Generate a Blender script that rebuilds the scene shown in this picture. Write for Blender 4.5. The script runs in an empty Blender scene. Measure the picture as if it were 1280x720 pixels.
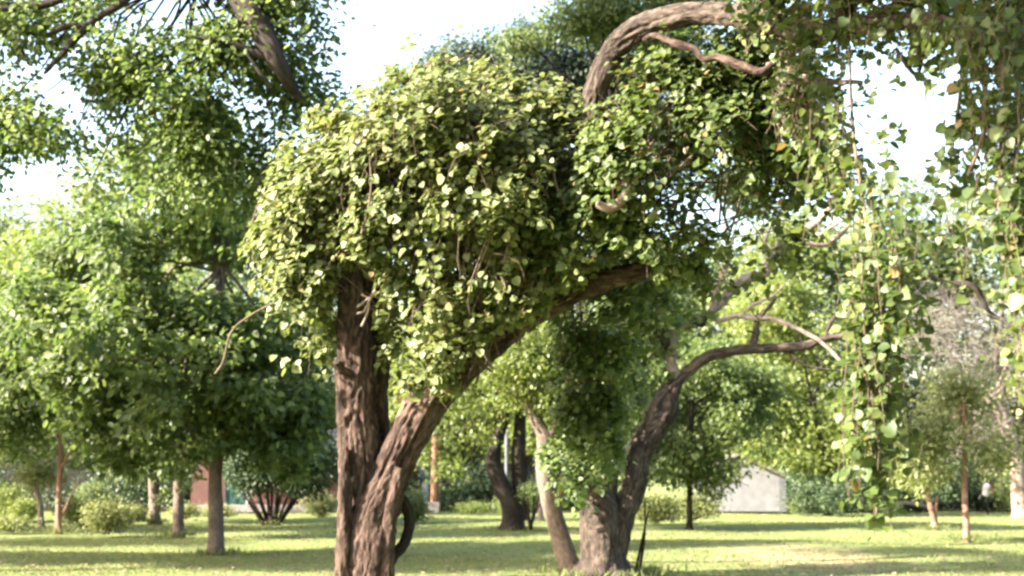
import bpy, math, random
import numpy as np
from mathutils import Vector

random.seed(7)
RNG = np.random.default_rng(11)
sc = bpy.context.scene
COL = sc.collection
SKIP_GRASS = False

# ------------------------------------------------------------------ camera
F = 1758.0                      # focal length in photo pixels (1280 wide)
TH = math.atan(230 / F)         # upward pitch, horizon at row 590
CAM_Z = 1.6
cam_d = bpy.data.cameras.new('camera')
cam = bpy.data.objects.new('camera', cam_d)
COL.objects.link(cam)
cam.location = (0, 0, CAM_Z)
cam.rotation_euler = (math.pi / 2 + TH, 0, 0)
cam_d.sensor_width = 36
cam_d.lens = 36 * F / 1280
cam_d.clip_start = 0.1
cam_d.clip_end = 3000
cam_d.dof.use_dof = True
cam_d.dof.focus_distance = 10.0
cam_d.dof.aperture_fstop = 2.7
sc.camera = cam

# ------------------------------------------------------------------ light
SUN_EL = math.radians(31)
SUN_BACK = math.radians(20)     # how far the sun stands behind the camera's left
sun_dir = Vector((-math.cos(SUN_BACK) * math.cos(SUN_EL), -math.sin(SUN_BACK) * math.cos(SUN_EL), math.sin(SUN_EL)))
world = bpy.data.worlds.new('World')
sc.world = world
world.use_nodes = True
wn = world.node_tree.nodes
sky = wn.new('ShaderNodeTexSky')
sky.sky_type = 'NISHITA'
sky.sun_disc = False
sky.sun_elevation = SUN_EL
sky.sun_rotation = math.atan2(sun_dir.x, sun_dir.y)
sky.air_density = 1.3
sky.dust_density = 4.0
sky.ozone_density = 1.0
world.node_tree.links.new(sky.outputs[0], wn['Background'].inputs[0])
wn['Background'].inputs[1].default_value = 0.10
sd = bpy.data.lights.new('sun', 'SUN')
sd.energy = 5.0
sd.angle = math.radians(0.53)
sd.color = (1.0, 0.93, 0.80)
sun = bpy.data.objects.new('sun', sd)
COL.objects.link(sun)
sun.rotation_euler = sun_dir.to_track_quat('Z', 'Y').to_euler()
sc.view_settings.view_transform = 'Standard'
sc.view_settings.look = 'None'
sc.view_settings.exposure = 3.05
sc.view_settings.gamma = 1.0
sc.render.engine = 'CYCLES'
sc.cycles.max_bounces = 7
sc.cycles.diffuse_bounces = 4
sc.cycles.transmission_bounces = 4
sc.cycles.glossy_bounces = 2
sc.cycles.transparent_max_bounces = 6
sc.cycles.use_denoising = True
sc.cycles.filter_width = 2.6
sc.cycles.sample_clamp_indirect = 6

SUN = np.array(sun_dir)


# ------------------------------------------------------------------ helpers
def P(px, py, d):
    """point seen at photo pixel (px, py) at distance d along +Y"""
    cx = (px - 640) / F
    up = (360 - py) / F
    y = math.cos(TH) - up * math.sin(TH)
    z = math.sin(TH) + up * math.cos(TH)
    s = d / y
    return np.array([cx * s, d, CAM_Z + z * s])


def G(px, d):
    py = 360 + F * math.tan(TH + math.atan(CAM_Z / d))
    return P(px, py, d) * np.array([1, 1, 0])


def gd(py):
    """distance of the ground seen at photo row py"""
    up = (360 - py) / F
    y = math.cos(TH) - up * math.sin(TH)
    z = math.sin(TH) + up * math.cos(TH)
    return -CAM_Z * y / z


def hash3(i, j, k, s):
    h = (i * 374761393 + j * 668265263 + k * 2147483647 + s * 974634777) & 0xFFFFFFFF
    h = ((h ^ (h >> 13)) * 1274126177) & 0xFFFFFFFF
    h = (h ^ (h >> 16)) & 0xFFFF
    return h / 65535.0


def vnoise(p, seed=0):
    p = np.asarray(p, dtype=np.float64)
    i = np.floor(p).astype(np.int64)
    f = p - i
    f = f * f * (3 - 2 * f)
    out = 0
    for a in (0, 1):
        for b in (0, 1):
            for c in (0, 1):
                w = (f[..., 0] if a else 1 - f[..., 0]) * (f[..., 1] if b else 1 - f[..., 1]) * (f[..., 2] if c else 1 - f[..., 2])
                out = out + w * hash3(i[..., 0] + a, i[..., 1] + b, i[..., 2] + c, seed)
    return out * 2 - 1


def unit(v):
    return v / np.maximum(np.linalg.norm(v, axis=-1, keepdims=True), 1e-9)


def mesh_from(name, verts, faces_n, loops, mat, smooth=False, attr=None):
    me = bpy.data.meshes.new(name)
    nv, nf, nl = len(verts), len(faces_n), len(loops)
    me.vertices.add(nv)
    me.vertices.foreach_set('co', np.asarray(verts, dtype=np.float32).ravel())
    me.loops.add(nl)
    me.loops.foreach_set('vertex_index', np.asarray(loops, dtype=np.int32))
    me.polygons.add(nf)
    starts = np.concatenate([[0], np.cumsum(faces_n)[:-1]]).astype(np.int32)
    me.polygons.foreach_set('loop_start', starts)
    me.polygons.foreach_set('use_smooth', np.full(nf, bool(smooth)))
    if attr is not None:
        a = me.attributes.new('bark_co', 'FLOAT_VECTOR', 'POINT')
        a.data.foreach_set('vector', np.asarray(attr, dtype=np.float32).ravel())
    me.materials.append(mat)
    me.update(calc_edges=True)
    return me


def link(name, me, parent=None, kind=None, label=None):
    o = bpy.data.objects.new(name, me)
    COL.objects.link(o)
    if parent is not None:
        o.parent = parent
    if kind:
        o['kind'] = kind
    if label:
        o['label'] = label
    return o


def root(name, loc, label, cat, group=None, kind=None):
    o = bpy.data.objects.new(name, None)
    COL.objects.link(o)
    o.location = [float(v) for v in loc]
    o.empty_display_size = 0.2
    tag(o, label, cat, group, kind)
    return o


def tag(o, label, cat=None, group=None, kind=None):
    o['label'] = label
    if cat:
        o['category'] = cat
    if group:
        o['group'] = group
    if kind:
        o['kind'] = kind
    return o


class Geo:
    """collects tubes and quads, builds one mesh"""
    def __init__(self):
        self.v, self.n, self.l, self.a, self.c = [], [], [], [], 0

    def add(self, verts, faces, attr=None):
        verts = np.asarray(verts, dtype=np.float64)
        self.v.append(verts)
        self.a.append(verts if attr is None else attr)
        faces = np.asarray(faces, dtype=np.int64)
        self.n.append(np.full(len(faces), faces.shape[1]))
        self.l.append((faces + self.c).ravel())
        self.c += len(verts)

    def tube(self, pts, radii, sides=8, step=None, rough=0.0, flare=0.0, seed=0, capr=0.5):
        P_, R_, = smooth_path(pts, radii, step)
        n = len(P_)
        T = unit(np.gradient(P_, axis=0))
        up = np.array([0.0, 1.0, 0.0]) if abs(T[0][1]) < 0.9 else np.array([1.0, 0, 0])
        N = np.zeros_like(P_)
        nn = up - T[0] * np.dot(up, T[0])
        nn /= np.linalg.norm(nn)
        for i in range(n):
            nn = nn - T[i] * np.dot(nn, T[i])
            nn /= max(np.linalg.norm(nn), 1e-9)
            N[i] = nn
        B = np.cross(T, N)
        ang = np.linspace(0, 2 * math.pi, sides, endpoint=False)
        seg = np.concatenate([[0], np.cumsum(np.linalg.norm(np.diff(P_, axis=0), axis=1))])
        ca, sa = np.cos(ang)[None, :], np.sin(ang)[None, :]
        rr = np.repeat(R_[:, None], sides, axis=1)
        off = seed * 3.7
        co = np.stack([rr * ca + off, rr * sa, np.repeat(seg[:, None], sides, 1)], -1)
        if rough > 0:
            q = co.copy()
            # big lumps, long ridges, short plates
            q1 = q * np.array([3.0, 3.0, 1.2])
            q2 = q * np.array([24.0, 24.0, 6.0])
            q3 = q * np.array([55.0, 55.0, 26.0])
            q4 = q * np.array([9.0, 9.0, 1.6])
            lump = vnoise(q1, seed + 1)
            ridge = 1 - 2 * np.abs(vnoise(q2 + 0.6 * vnoise(q1 * 3, seed + 9)[..., None], seed + 2))
            plate = vnoise(q3, seed + 3)
            rr = rr * (1 + 0.14 * lump) + rough * (0.9 * ridge + 0.6 * plate - 1.3 * np.clip(1 - 5 * np.abs(vnoise(q4, seed + 4)), 0, 1))
        if flare > 0:
            k = np.clip(1 - seg / flare, 0, 1)[:, None] ** 2
            rr = rr * (1 + k * (0.35 + 0.25 * np.cos(ang * 5 + seed)[None, :]))
        V = P_[:, None, :] + rr[..., None] * (ca[..., None] * N[:, None, :] + sa[..., None] * B[:, None, :])
        V = V.reshape(-1, 3)
        i = np.arange(n - 1)[:, None] * sides
        j = np.arange(sides)[None, :]
        j2 = (j + 1) % sides
        faces = np.stack([i + j, i + j2, i + sides + j2, i + sides + j], -1).reshape(-1, 4)
        self.add(V, faces, co.reshape(-1, 3))
        # tip cap
        tip = P_[-1] + T[-1] * R_[-1] * capr
        ring = V[-sides:]
        vv = np.concatenate([ring, tip[None]])
        fa = np.stack([np.arange(sides), (np.arange(sides) + 1) % sides, np.full(sides, sides)], -1)
        cc = np.concatenate([co[-1], co[-1][:1]])
        self.add(vv, fa, cc)

    def box(self, x0, x1, y0, y1, z0, z1):
        v = [(x, y, z) for z in (z0, z1) for y in (y0, y1) for x in (x0, x1)]
        f = [(0, 2, 3, 1), (4, 5, 7, 6), (0, 1, 5, 4), (2, 6, 7, 3), (0, 4, 6, 2), (1, 3, 7, 5)]
        self.add(v, f)

    def build(self, name, mat, parent=None, kind=None, label=None, smooth=True):
        v = np.concatenate(self.v)
        a = np.concatenate(self.a)
        if parent is not None:
            r = parent
            off = np.zeros(3)
            while r is not None:
                off += np.array(r.location)
                r = r.parent
            v = v - off
        me = mesh_from(name, v, np.concatenate(self.n), np.concatenate(self.l), mat, smooth, a)
        return link(name, me, parent, kind, label)


def smooth_path(pts, radii, step):
    pts = np.asarray(pts, dtype=np.float64)
    radii = np.asarray(radii, dtype=np.float64)
    if len(pts) == 2 and step is None:
        return pts, radii
    step = step or 0.15
    p = np.concatenate([[2 * pts[0] - pts[1]], pts, [2 * pts[-1] - pts[-2]]])
    r = np.concatenate([[radii[0]], radii, [radii[-1]]])
    oP, oR = [], []
    for i in range(1, len(p) - 2):
        n = max(1, int(np.linalg.norm(p[i + 1] - p[i]) / step))
        t = np.linspace(0, 1, n, endpoint=False)[:, None]
        def cr(a, b, c, d):
            return 0.5 * ((2 * b) + (-a + c) * t + (2 * a - 5 * b + 4 * c - d) * t ** 2 + (-a + 3 * b - 3 * c + d) * t ** 3)
        oP.append(cr(p[i - 1], p[i], p[i + 1], p[i + 2]))
        oR.append((r[i] * (1 - t) + r[i + 1] * t)[:, 0])
    oP.append(p[-2][None])
    oR.append(np.array([r[-2]]))
    return np.concatenate(oP), np.maximum(np.concatenate(oR), 0.0005)


def px_path(spec, d0=0.0):
    """spec rows: (px, py, d, half width in px) -> points, radii"""
    pts = [P(a, b, c) for a, b, c, w in spec]
    rad = [w * c / F for a, b, c, w in spec]
    return pts, rad


# ------------------------------------------------------------------ materials
def new_mat(name):
    m = bpy.data.materials.new(name)
    m.use_nodes = True
    nt = m.node_tree
    return m, nt, nt.nodes, nt.links, nt.nodes['Principled BSDF']


def ramp(nodes, stops, interp='LINEAR'):
    r = nodes.new('ShaderNodeValToRGB')
    r.color_ramp.interpolation = interp
    e = r.color_ramp.elements
    while len(e) < len(stops):
        e.new(0.5)
    for k, (pos, c) in enumerate(stops):
        e[k].position = pos
        e[k].color = (c[0], c[1], c[2], 1)
    return r


def leaf_mat(name, dark, mid, light, odd=None, trans=0.35, rough=0.45, spec=0.5):
    m, nt, N, L, b = new_mat(name)
    geo = N.new('ShaderNodeNewGeometry')
    oi = N.new('ShaderNodeObjectInfo')
    add = N.new('ShaderNodeMath'); add.operation = 'ADD'
    fr = N.new('ShaderNodeMath'); fr.operation = 'FRACT'
    L.new(geo.outputs['Random Per Island'], add.inputs[0])
    L.new(oi.outputs['Random'], add.inputs[1])
    L.new(add.outputs[0], fr.inputs[0])
    # clump scale hue drift
    tc = N.new('ShaderNodeTexCoord')
    no = N.new('ShaderNodeTexNoise'); no.inputs['Scale'].default_value = 0.9
    no.inputs['Detail'].default_value = 2
    L.new(geo.outputs['Position'], no.inputs['Vector'])
    mx = N.new('ShaderNodeMath'); mx.operation = 'MULTIPLY_ADD'
    L.new(no.outputs['Fac'], mx.inputs[0]); mx.inputs[1].default_value = 0.9
    sub = N.new('ShaderNodeMath'); sub.operation = 'MULTIPLY_ADD'
    L.new(fr.outputs[0], sub.inputs[0]); sub.inputs[1].default_value = 0.75; sub.inputs[2].default_value = -0.33
    L.new(sub.outputs[0], mx.inputs[2])
    stops = [(0.0, dark), (0.45, mid), (0.9, light)]
    r = ramp(N, stops)
    L.new(mx.outputs[0], r.inputs[0])
    col = r.outputs[0]
    if odd:
        gt = N.new('ShaderNodeMath'); gt.operation = 'GREATER_THAN'; gt.inputs[1].default_value = 0.98
        L.new(fr.outputs[0], gt.inputs[0])
        mc = N.new('ShaderNodeMixRGB')
        L.new(gt.outputs[0], mc.inputs[0]); L.new(col, mc.inputs[1]); mc.inputs[2].default_value = (*odd, 1)
        col = mc.outputs[0]
    L.new(col, b.inputs['Base Color'])
    b.inputs['Roughness'].default_value = rough
    b.inputs['Specular IOR Level'].default_value = spec
    tr = N.new('ShaderNodeBsdfTranslucent')
    hs = N.new('ShaderNodeHueSaturation'); hs.inputs['Saturation'].default_value = 1.05; hs.inputs['Value'].default_value = 1.5
    hs.inputs['Hue'].default_value = 0.495
    L.new(col, hs.inputs['Color']); L.new(hs.outputs[0], tr.inputs['Color'])
    mix = N.new('ShaderNodeMixShader'); mix.inputs[0].default_value = trans
    L.new(b.outputs[0], mix.inputs[1]); L.new(tr.outputs[0], mix.inputs[2])
    L.new(mix.outputs[0], N['Material Output'].inputs[0])
    return m


def bark_mat(name, dark, mid, light, scale=1.0, bump=0.6, dist=0.012):
    m, nt, N, L, b = new_mat(name)
    at = N.new('ShaderNodeAttribute'); at.attribute_name = 'bark_co'
    mp = N.new('ShaderNodeMapping'); mp.inputs['Scale'].default_value = (24 * scale, 24 * scale, 8 * scale)
    L.new(at.outputs['Vector'], mp.inputs['Vector'])
    n1 = N.new('ShaderNodeTexNoise'); n1.inputs['Scale'].default_value = 1.0; n1.inputs['Detail'].default_value = 6
    n1.inputs['Roughness'].default_value = 0.65; n1.inputs['Distortion'].default_value = 0.6
    L.new(mp.outputs[0], n1.inputs['Vector'])
    n2 = N.new('ShaderNodeTexNoise'); n2.inputs['Scale'].default_value = 2.3; n2.inputs['Detail'].default_value = 3
    L.new(at.outputs['Vector'], n2.inputs['Vector'])
    ma = N.new('ShaderNodeMath'); ma.operation = 'MULTIPLY_ADD'; ma.inputs[1].default_value = 0.35
    L.new(n2.outputs['Fac'], ma.inputs[0])
    mb = N.new('ShaderNodeMath'); mb.operation = 'MULTIPLY'; mb.inputs[1].default_value = 0.68
    L.new(n1.outputs['Fac'], mb.inputs[0]); L.new(mb.outputs[0], ma.inputs[2])
    r = ramp(N, [(0.38, dark), (0.50, mid), (0.64, light)])
    L.new(ma.outputs[0], r.inputs[0]); L.new(r.outputs[0], b.inputs['Base Color'])
    b.inputs['Roughness'].default_value = 0.9
    b.inputs['Specular IOR Level'].default_value = 0.2
    bp = N.new('ShaderNodeBump'); bp.inputs['Strength'].default_value = bump; bp.inputs['Distance'].default_value = dist
    L.new(n1.outputs['Fac'], bp.inputs['Height']); L.new(bp.outputs[0], b.inputs['Normal'])
    return m


def plain_mat(name, c1, c2, scale=6.0, rough=0.8, stretch=(1, 1, 1), bump=0.2, spec=0.3):
    m, nt, N, L, b = new_mat(name)
    tc = N.new('ShaderNodeTexCoord')
    mp = N.new('ShaderNodeMapping'); mp.inputs['Scale'].default_value = stretch
    L.new(tc.outputs['Object'], mp.inputs['Vector'])
    n1 = N.new('ShaderNodeTexNoise'); n1.inputs['Scale'].default_value = scale; n1.inputs['Detail'].default_value = 5
    L.new(mp.outputs[0], n1.inputs['Vector'])
    r = ramp(N, [(0.32, c1), (0.68, c2)])
    L.new(n1.outputs['Fac'], r.inputs[0]); L.new(r.outputs[0], b.inputs['Base Color'])
    b.inputs['Roughness'].default_value = rough
    b.inputs['Specular IOR Level'].default_value = spec
    bp = N.new('ShaderNodeBump'); bp.inputs['Strength'].default_value = bump; bp.inputs['Distance'].default_value = 0.01
    L.new(n1.outputs['Fac'], bp.inputs['Height']); L.new(bp.outputs[0], b.inputs['Normal'])
    return m


M_VINE = leaf_mat('vine_leaf', (0.048, 0.070, 0.017), (0.106, 0.129, 0.037), (0.168, 0.180, 0.068), odd=(0.17, 0.13, 0.05), trans=0.34, rough=0.55, spec=0.4)
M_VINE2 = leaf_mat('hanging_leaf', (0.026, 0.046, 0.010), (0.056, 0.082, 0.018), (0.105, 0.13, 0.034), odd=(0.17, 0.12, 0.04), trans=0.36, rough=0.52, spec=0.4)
M_PECAN = leaf_mat('pecan_leaf', (0.034, 0.060, 0.014), (0.072, 0.106, 0.026), (0.13, 0.16, 0.05), trans=0.5, rough=0.5, spec=0.4)
M_BRIGHT = leaf_mat('bright_leaf', (0.062, 0.090, 0.016), (0.10, 0.132, 0.026), (0.148, 0.17, 0.042), trans=0.47, rough=0.5, spec=0.4)
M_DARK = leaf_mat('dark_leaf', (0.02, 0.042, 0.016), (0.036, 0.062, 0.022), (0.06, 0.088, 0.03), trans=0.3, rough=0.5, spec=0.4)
M_BLUE = leaf_mat('blue_leaf', (0.016, 0.030, 0.019), (0.031, 0.048, 0.029), (0.06, 0.08, 0.045), trans=0.25, rough=0.5, spec=0.4)
M_FAR = leaf_mat('far_leaf', (0.045, 0.072, 0.02), (0.08, 0.112, 0.032), (0.125, 0.15, 0.05), trans=0.4, rough=0.5, spec=0.4)
M_PALE = leaf_mat('pale_leaf', (0.10, 0.12, 0.035), (0.14, 0.16, 0.05), (0.18, 0.19, 0.065), trans=0.4, rough=0.55, spec=0.4)
M_DRY = leaf_mat('dry_leaf', (0.13, 0.10, 0.06), (0.2, 0.155, 0.10), (0.28, 0.22, 0.15), trans=0.3, rough=0.8, spec=0.1)

M_BARK = bark_mat('rough_bark', (0.009, 0.005, 0.0038), (0.032, 0.019, 0.0145), (0.10, 0.066, 0.052), dist=0.04, bump=1.0)
M_BARK_OLD = bark_mat('old_bark', (0.009, 0.0065, 0.005), (0.034, 0.025, 0.020), (0.098, 0.074, 0.061), dist=0.04, bump=1.0)
M_BARK_DARK = bark_mat('dark_bark', (0.007, 0.005, 0.004), (0.016, 0.012, 0.009), (0.038, 0.029, 0.023))
M_BARK_GREY = bark_mat('grey_bark', (0.045, 0.033, 0.026), (0.10, 0.076, 0.062), (0.17, 0.135, 0.112), scale=1.4)
M_BARK_PALE = bark_mat('pale_bark', (0.10, 0.074, 0.06), (0.18, 0.138, 0.115), (0.26, 0.205, 0.175), scale=1.2, bump=0.3)
M_TWIG = bark_mat('twig_bark', (0.05, 0.033, 0.022), (0.10, 0.07, 0.048), (0.18, 0.13, 0.09), scale=2)
M_STEM = bark_mat('vine_stem', (0.035, 0.025, 0.017), (0.075, 0.055, 0.038), (0.15, 0.115, 0.082), scale=3)
M_DEAD = bark_mat('dead_wood', (0.08, 0.06, 0.05), (0.15, 0.115, 0.096), (0.23, 0.185, 0.16), scale=2)
M_GREYTWIG = bark_mat('grey_twig', (0.07, 0.058, 0.052), (0.13, 0.112, 0.10), (0.21, 0.185, 0.17), scale=2)
M_REDDISH = bark_mat('reddish_bark', (0.10, 0.045, 0.028), (0.19, 0.10, 0.07), (0.28, 0.19, 0.15), scale=1.5)

# ------------------------------------------------------------------ leaves
LEAF9 = np.array([[0, 0, 0], [0, .48, -.07], [0, 1, -.16],
                  [.27, -.07, .02], [.50, .28, .07], [.38, .68, .0],
                  [-.27, -.07, .02], [-.50, .28, .07], [-.38, .68, .0]])
LEAF9_F = np.array([[0, 3, 4, 1], [1, 4, 5, 2], [0, 1, 7, 6], [1, 2, 8, 7]])
LEAF_OVAL = np.array([[0, 0, 0], [.30, .42, .05], [0, 1, -.10], [-.30, .42, .05]])
LEAF_OVAL_F = np.array([[0, 1, 2], [0, 2, 3]])
LEAF6 = np.array([[0, 0, 0], [.30, .25, .05], [.27, .68, .02], [0, 1, -.12], [-.27, .68, .02], [-.30, .25, .05]])
LEAF6_F = np.array([[0, 1, 2, 3], [0, 3, 4, 5]])
T9, T4, T6 = (LEAF9, LEAF9_F), (LEAF_OVAL, LEAF_OVAL_F), (LEAF6, LEAF6_F)


def frames(nrm, tipdir):
    """rotation matrices rows (x, y, z) with z = leaf normal, y = tip direction"""
    z = unit(nrm)
    y = unit(tipdir - z * np.sum(tipdir * z, -1, keepdims=True))
    x = np.cross(y, z)
    return np.stack([x, y, z], axis=1)


def rand_unit(n):
    return unit(RNG.normal(size=(n, 3)))


def leaf_object(name, pos, R, size, tmpl, mat, parent, kind='stuff'):
    T, FF = tmpl
    n = len(pos)
    V = pos[:, None, :] + size[:, None, None] * np.einsum('vk,nkj->nvj', T, R)
    off = np.zeros(3)
    r = parent
    while r is not None:
        off += np.array(r.location)
        r = r.parent
    V = V.reshape(-1, 3) - off
    idx = (np.arange(n)[:, None, None] * len(T) + FF[None]).reshape(-1)
    me = mesh_from(name, V, np.full(n * len(FF), FF.shape[1]), idx, mat, True)
    return link(name, me, parent, kind)


def project(p):
    d = p - np.array([0, 0, CAM_Z])
    fy = d[:, 1] * math.cos(TH) + d[:, 2] * math.sin(TH)
    fz = -d[:, 1] * math.sin(TH) + d[:, 2] * math.cos(TH)
    return 640 + F * d[:, 0] / fy, 360 - F * fz / fy, fy


_single = {}


def split_leaves(pos, R, size, mat, parent, count, tmpl=T9):
    """the `count` leaves that show largest become single leaf objects, the rest one mesh"""
    x, y, d = project(pos)
    inside = (x > 4) & (x < 1276) & (y > 4) & (y < 716)
    cell = (np.clip(x, -50, 1330) // 9).astype(int) * 1000 + (np.clip(y, -50, 800) // 9).astype(int)
    order = np.argsort(d)
    _, first = np.unique(cell[order], return_index=True)
    front = np.zeros(len(pos), bool)
    front[order[first]] = True
    view = unit(pos - np.array([0, 0, CAM_Z]))
    area = (size / d) ** 2 * np.abs(np.sum(R[:, 2] * view, -1))
    area[~(front & inside)] = -1
    pick = np.argsort(-area)[:count]
    pick = pick[area[pick] > 0]
    key = mat.name
    if key not in _single:
        ms = []
        for k in range(5):
            T = tmpl[0].copy()
            T[:, 0] *= 0.88 + 0.08 * k
            T[:, 2] *= 0.6 + 0.35 * k
            T[2, 0] += (k - 2) * 0.03
            ms.append(mesh_from('leaf', T, np.full(4, 4), tmpl[1].ravel(), mat, True))
        _single[key] = ms
    from mathutils import Matrix
    off = np.array(parent.location)
    for i in pick:
        o = bpy.data.objects.new('leaf', _single[key][int(i) % 5])
        COL.objects.link(o)
        o.parent = parent
        r = R[i] * size[i]
        q = pos[i] - off
        o.matrix_local = Matrix(((r[0][0], r[1][0], r[2][0], q[0]), (r[0][1], r[1][1], r[2][1], q[1]), (r[0][2], r[1][2], r[2][2], q[2]), (0, 0, 0, 1)))
    rest = np.ones(len(pos), bool)
    rest[pick] = False
    return leaf_object('foliage', pos[rest], R[rest], size[rest], tmpl, mat, parent)


def blob_arrays(spec, d0):
    """spec rows: (px, py, dd, rx px, ry px, rz m [, weight])"""
    C, Rr, W = [], [], []
    for s in spec:
        px, py, dd, rx, ry, rz = s[:6]
        d = d0 + dd
        C.append(P(px, py, d))
        Rr.append([rx * d / F, rz, ry * d / F])
        W.append((s[6] if len(s) > 6 else 1.0) * (rx * ry) * (d / F) ** 2)
    W = np.array(W)
    return np.array(C), np.array(Rr), W / W.sum()


def sample_blobs(C, Rr, W, n, shell=0.45, up_bias=0.0):
    k = RNG.choice(len(C), size=n, p=W)
    u = rand_unit(n)
    r = RNG.random(n) ** shell
    return C[k] + u * Rr[k] * r[:, None], unit(u / Rr[k]), k


# ---- strands: vine shoots that creep over a mound and then hang
def strands(start, nrm, steps, seg=0.05, C=None, Rr=None, level=None, sway=0.35, out=0.15, length=None):
    n = len(start)
    p = start.copy()
    d = unit(np.stack([RNG.normal(0, .6, n), RNG.normal(0, .5, n), -np.abs(RNG.normal(0.6, .4, n))], -1))
    pts = [p.copy()]
    dirs = [d.copy()]
    normals = [nrm.copy()]
    nr = nrm.copy()
    for s in range(steps):
        d = unit(d + RNG.normal(0, sway, (n, 3)) * 0.5 + np.array([0, 0, -0.28]))
        p = p + d * seg
        if C is not None:
            # push out of any blob it dips into
            for c, r in zip(C, Rr):
                q = (p - c) / r
                l = np.linalg.norm(q, axis=1)
                m = l < 1.0
                if m.any():
                    l2 = np.maximum(l[m], 0.3)
                    tgt = c + q[m] / l2[:, None] * r
                    p[m] += (tgt - p[m]) * 0.35
                    nr[m] = unit(q[m] / r)
        pts.append(p.copy())
        dirs.append(d.copy())
        normals.append(nr.copy())
    pts, dirs, normals = np.stack(pts, 1), np.stack(dirs, 1), np.stack(normals, 1)
    if length is None:
        length = RNG.integers(steps // 3, steps + 1, n)
    mask = np.arange(steps + 1)[None, :] < np.asarray(length)[:, None]
    return pts, dirs, normals, mask, length


def strand_leaves(pts, dirs, normals, mask, per=1.0, size=(0.05, 0.085), face=0.9, lit=0.5):
    p = pts[mask]; d = dirs[mask]; nr = normals[mask]
    if per != 1.0:
        rep = RNG.poisson(per, len(p))
        p = np.repeat(p, rep, 0); d = np.repeat(d, rep, 0); nr = np.repeat(nr, rep, 0)
    n = len(p)
    side = unit(np.cross(d, nr)) * np.where(RNG.random(n) < .5, 1, -1)[:, None]
    p = p + side * RNG.uniform(.0, .045, n)[:, None] + nr * RNG.uniform(0, .04, n)[:, None] + RNG.normal(0, .012, (n, 3))
    nl = nr * face * .55 + SUN * lit + rand_unit(n) * 0.8 + np.array([0, 0, .62])
    tip = side * 0.7 + np.array([0, 0, -.6]) + nr * 0.6 + rand_unit(n) * 0.6
    sz = RNG.uniform(size[0], size[1], n) * np.clip(RNG.normal(1, .24, n), .4, 1.5)
    return p, frames(nl, tip), sz


def keep_clear(pos, rules):
    """False where leaves would stand in a gap of the vine (world boxes and a limb's underside)"""
    k = np.ones(len(pos), bool)
    for kind, data in rules:
        if kind == 'box':
            x0, x1, z0, z1 = data
            k &= ~((pos[:, 0] > x0) & (pos[:, 0] < x1) & (pos[:, 2] > z0) & (pos[:, 2] < z1))
        else:
            xs = np.array([q[0] for q in data]); zs = np.array([q[2] for q in data])
            lim = np.interp(pos[:, 0], xs, zs) - .05 + .15 * vnoise(pos * 4, 5)
            k &= ~((pos[:, 0] > xs[0]) & (pos[:, 0] < xs[-1]) & (pos[:, 2] < lim))
    return k


def strand_stems(geo, pts, length, which, r0=0.004):
    for i in which:
        k = int(length[i])
        if k < 4:
            continue
        q = pts[i, :k:2]
        if len(q) < 2:
            continue
        geo.tube(q, np.linspace(r0, r0 * .5, len(q)), sides=4, step=0.2)


# ------------------------------------------------------------------ trees
def crown(parent, C, Rr, W, nclust, per, lsize, mat, spread=0.3, tmpl=T4, shell=0.5, gap=0.0, gap_scale=0.8, droop=0.6, name='crown', seed=0, flat=1.0, lit=0.35):
    cc, cn, k = sample_blobs(C, Rr, W, nclust, shell)
    if gap > -1:
        nz = vnoise(cc * gap_scale, 31 + seed) + 0.5 * vnoise(cc * gap_scale * 2.3, 57 + seed)
        keep = nz > gap
        cc, cn = cc[keep], cn[keep]
    n = len(cc) * per
    j = np.repeat(np.arange(len(cc)), per)
    offs = RNG.normal(0, 1, (n, 3)) * spread * np.array([1, 1, 0.62 * flat])
    p = cc[j] + offs
    out = unit(offs + 1e-6)
    nl = np.array([0, 0, .55]) + cn[j] * .35 + SUN * lit + rand_unit(n) * 0.85
    tip = out * 0.7 + np.array([0, 0, -droop]) + rand_unit(n) * 0.5
    sz = lsize * RNG.uniform(.7, 1.25, n)
    keep = p[:, 2] > 0.05
    leaf_object(name, p[keep], frames(nl, tip)[keep], sz[keep], tmpl, mat, parent)
    return cc


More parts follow.
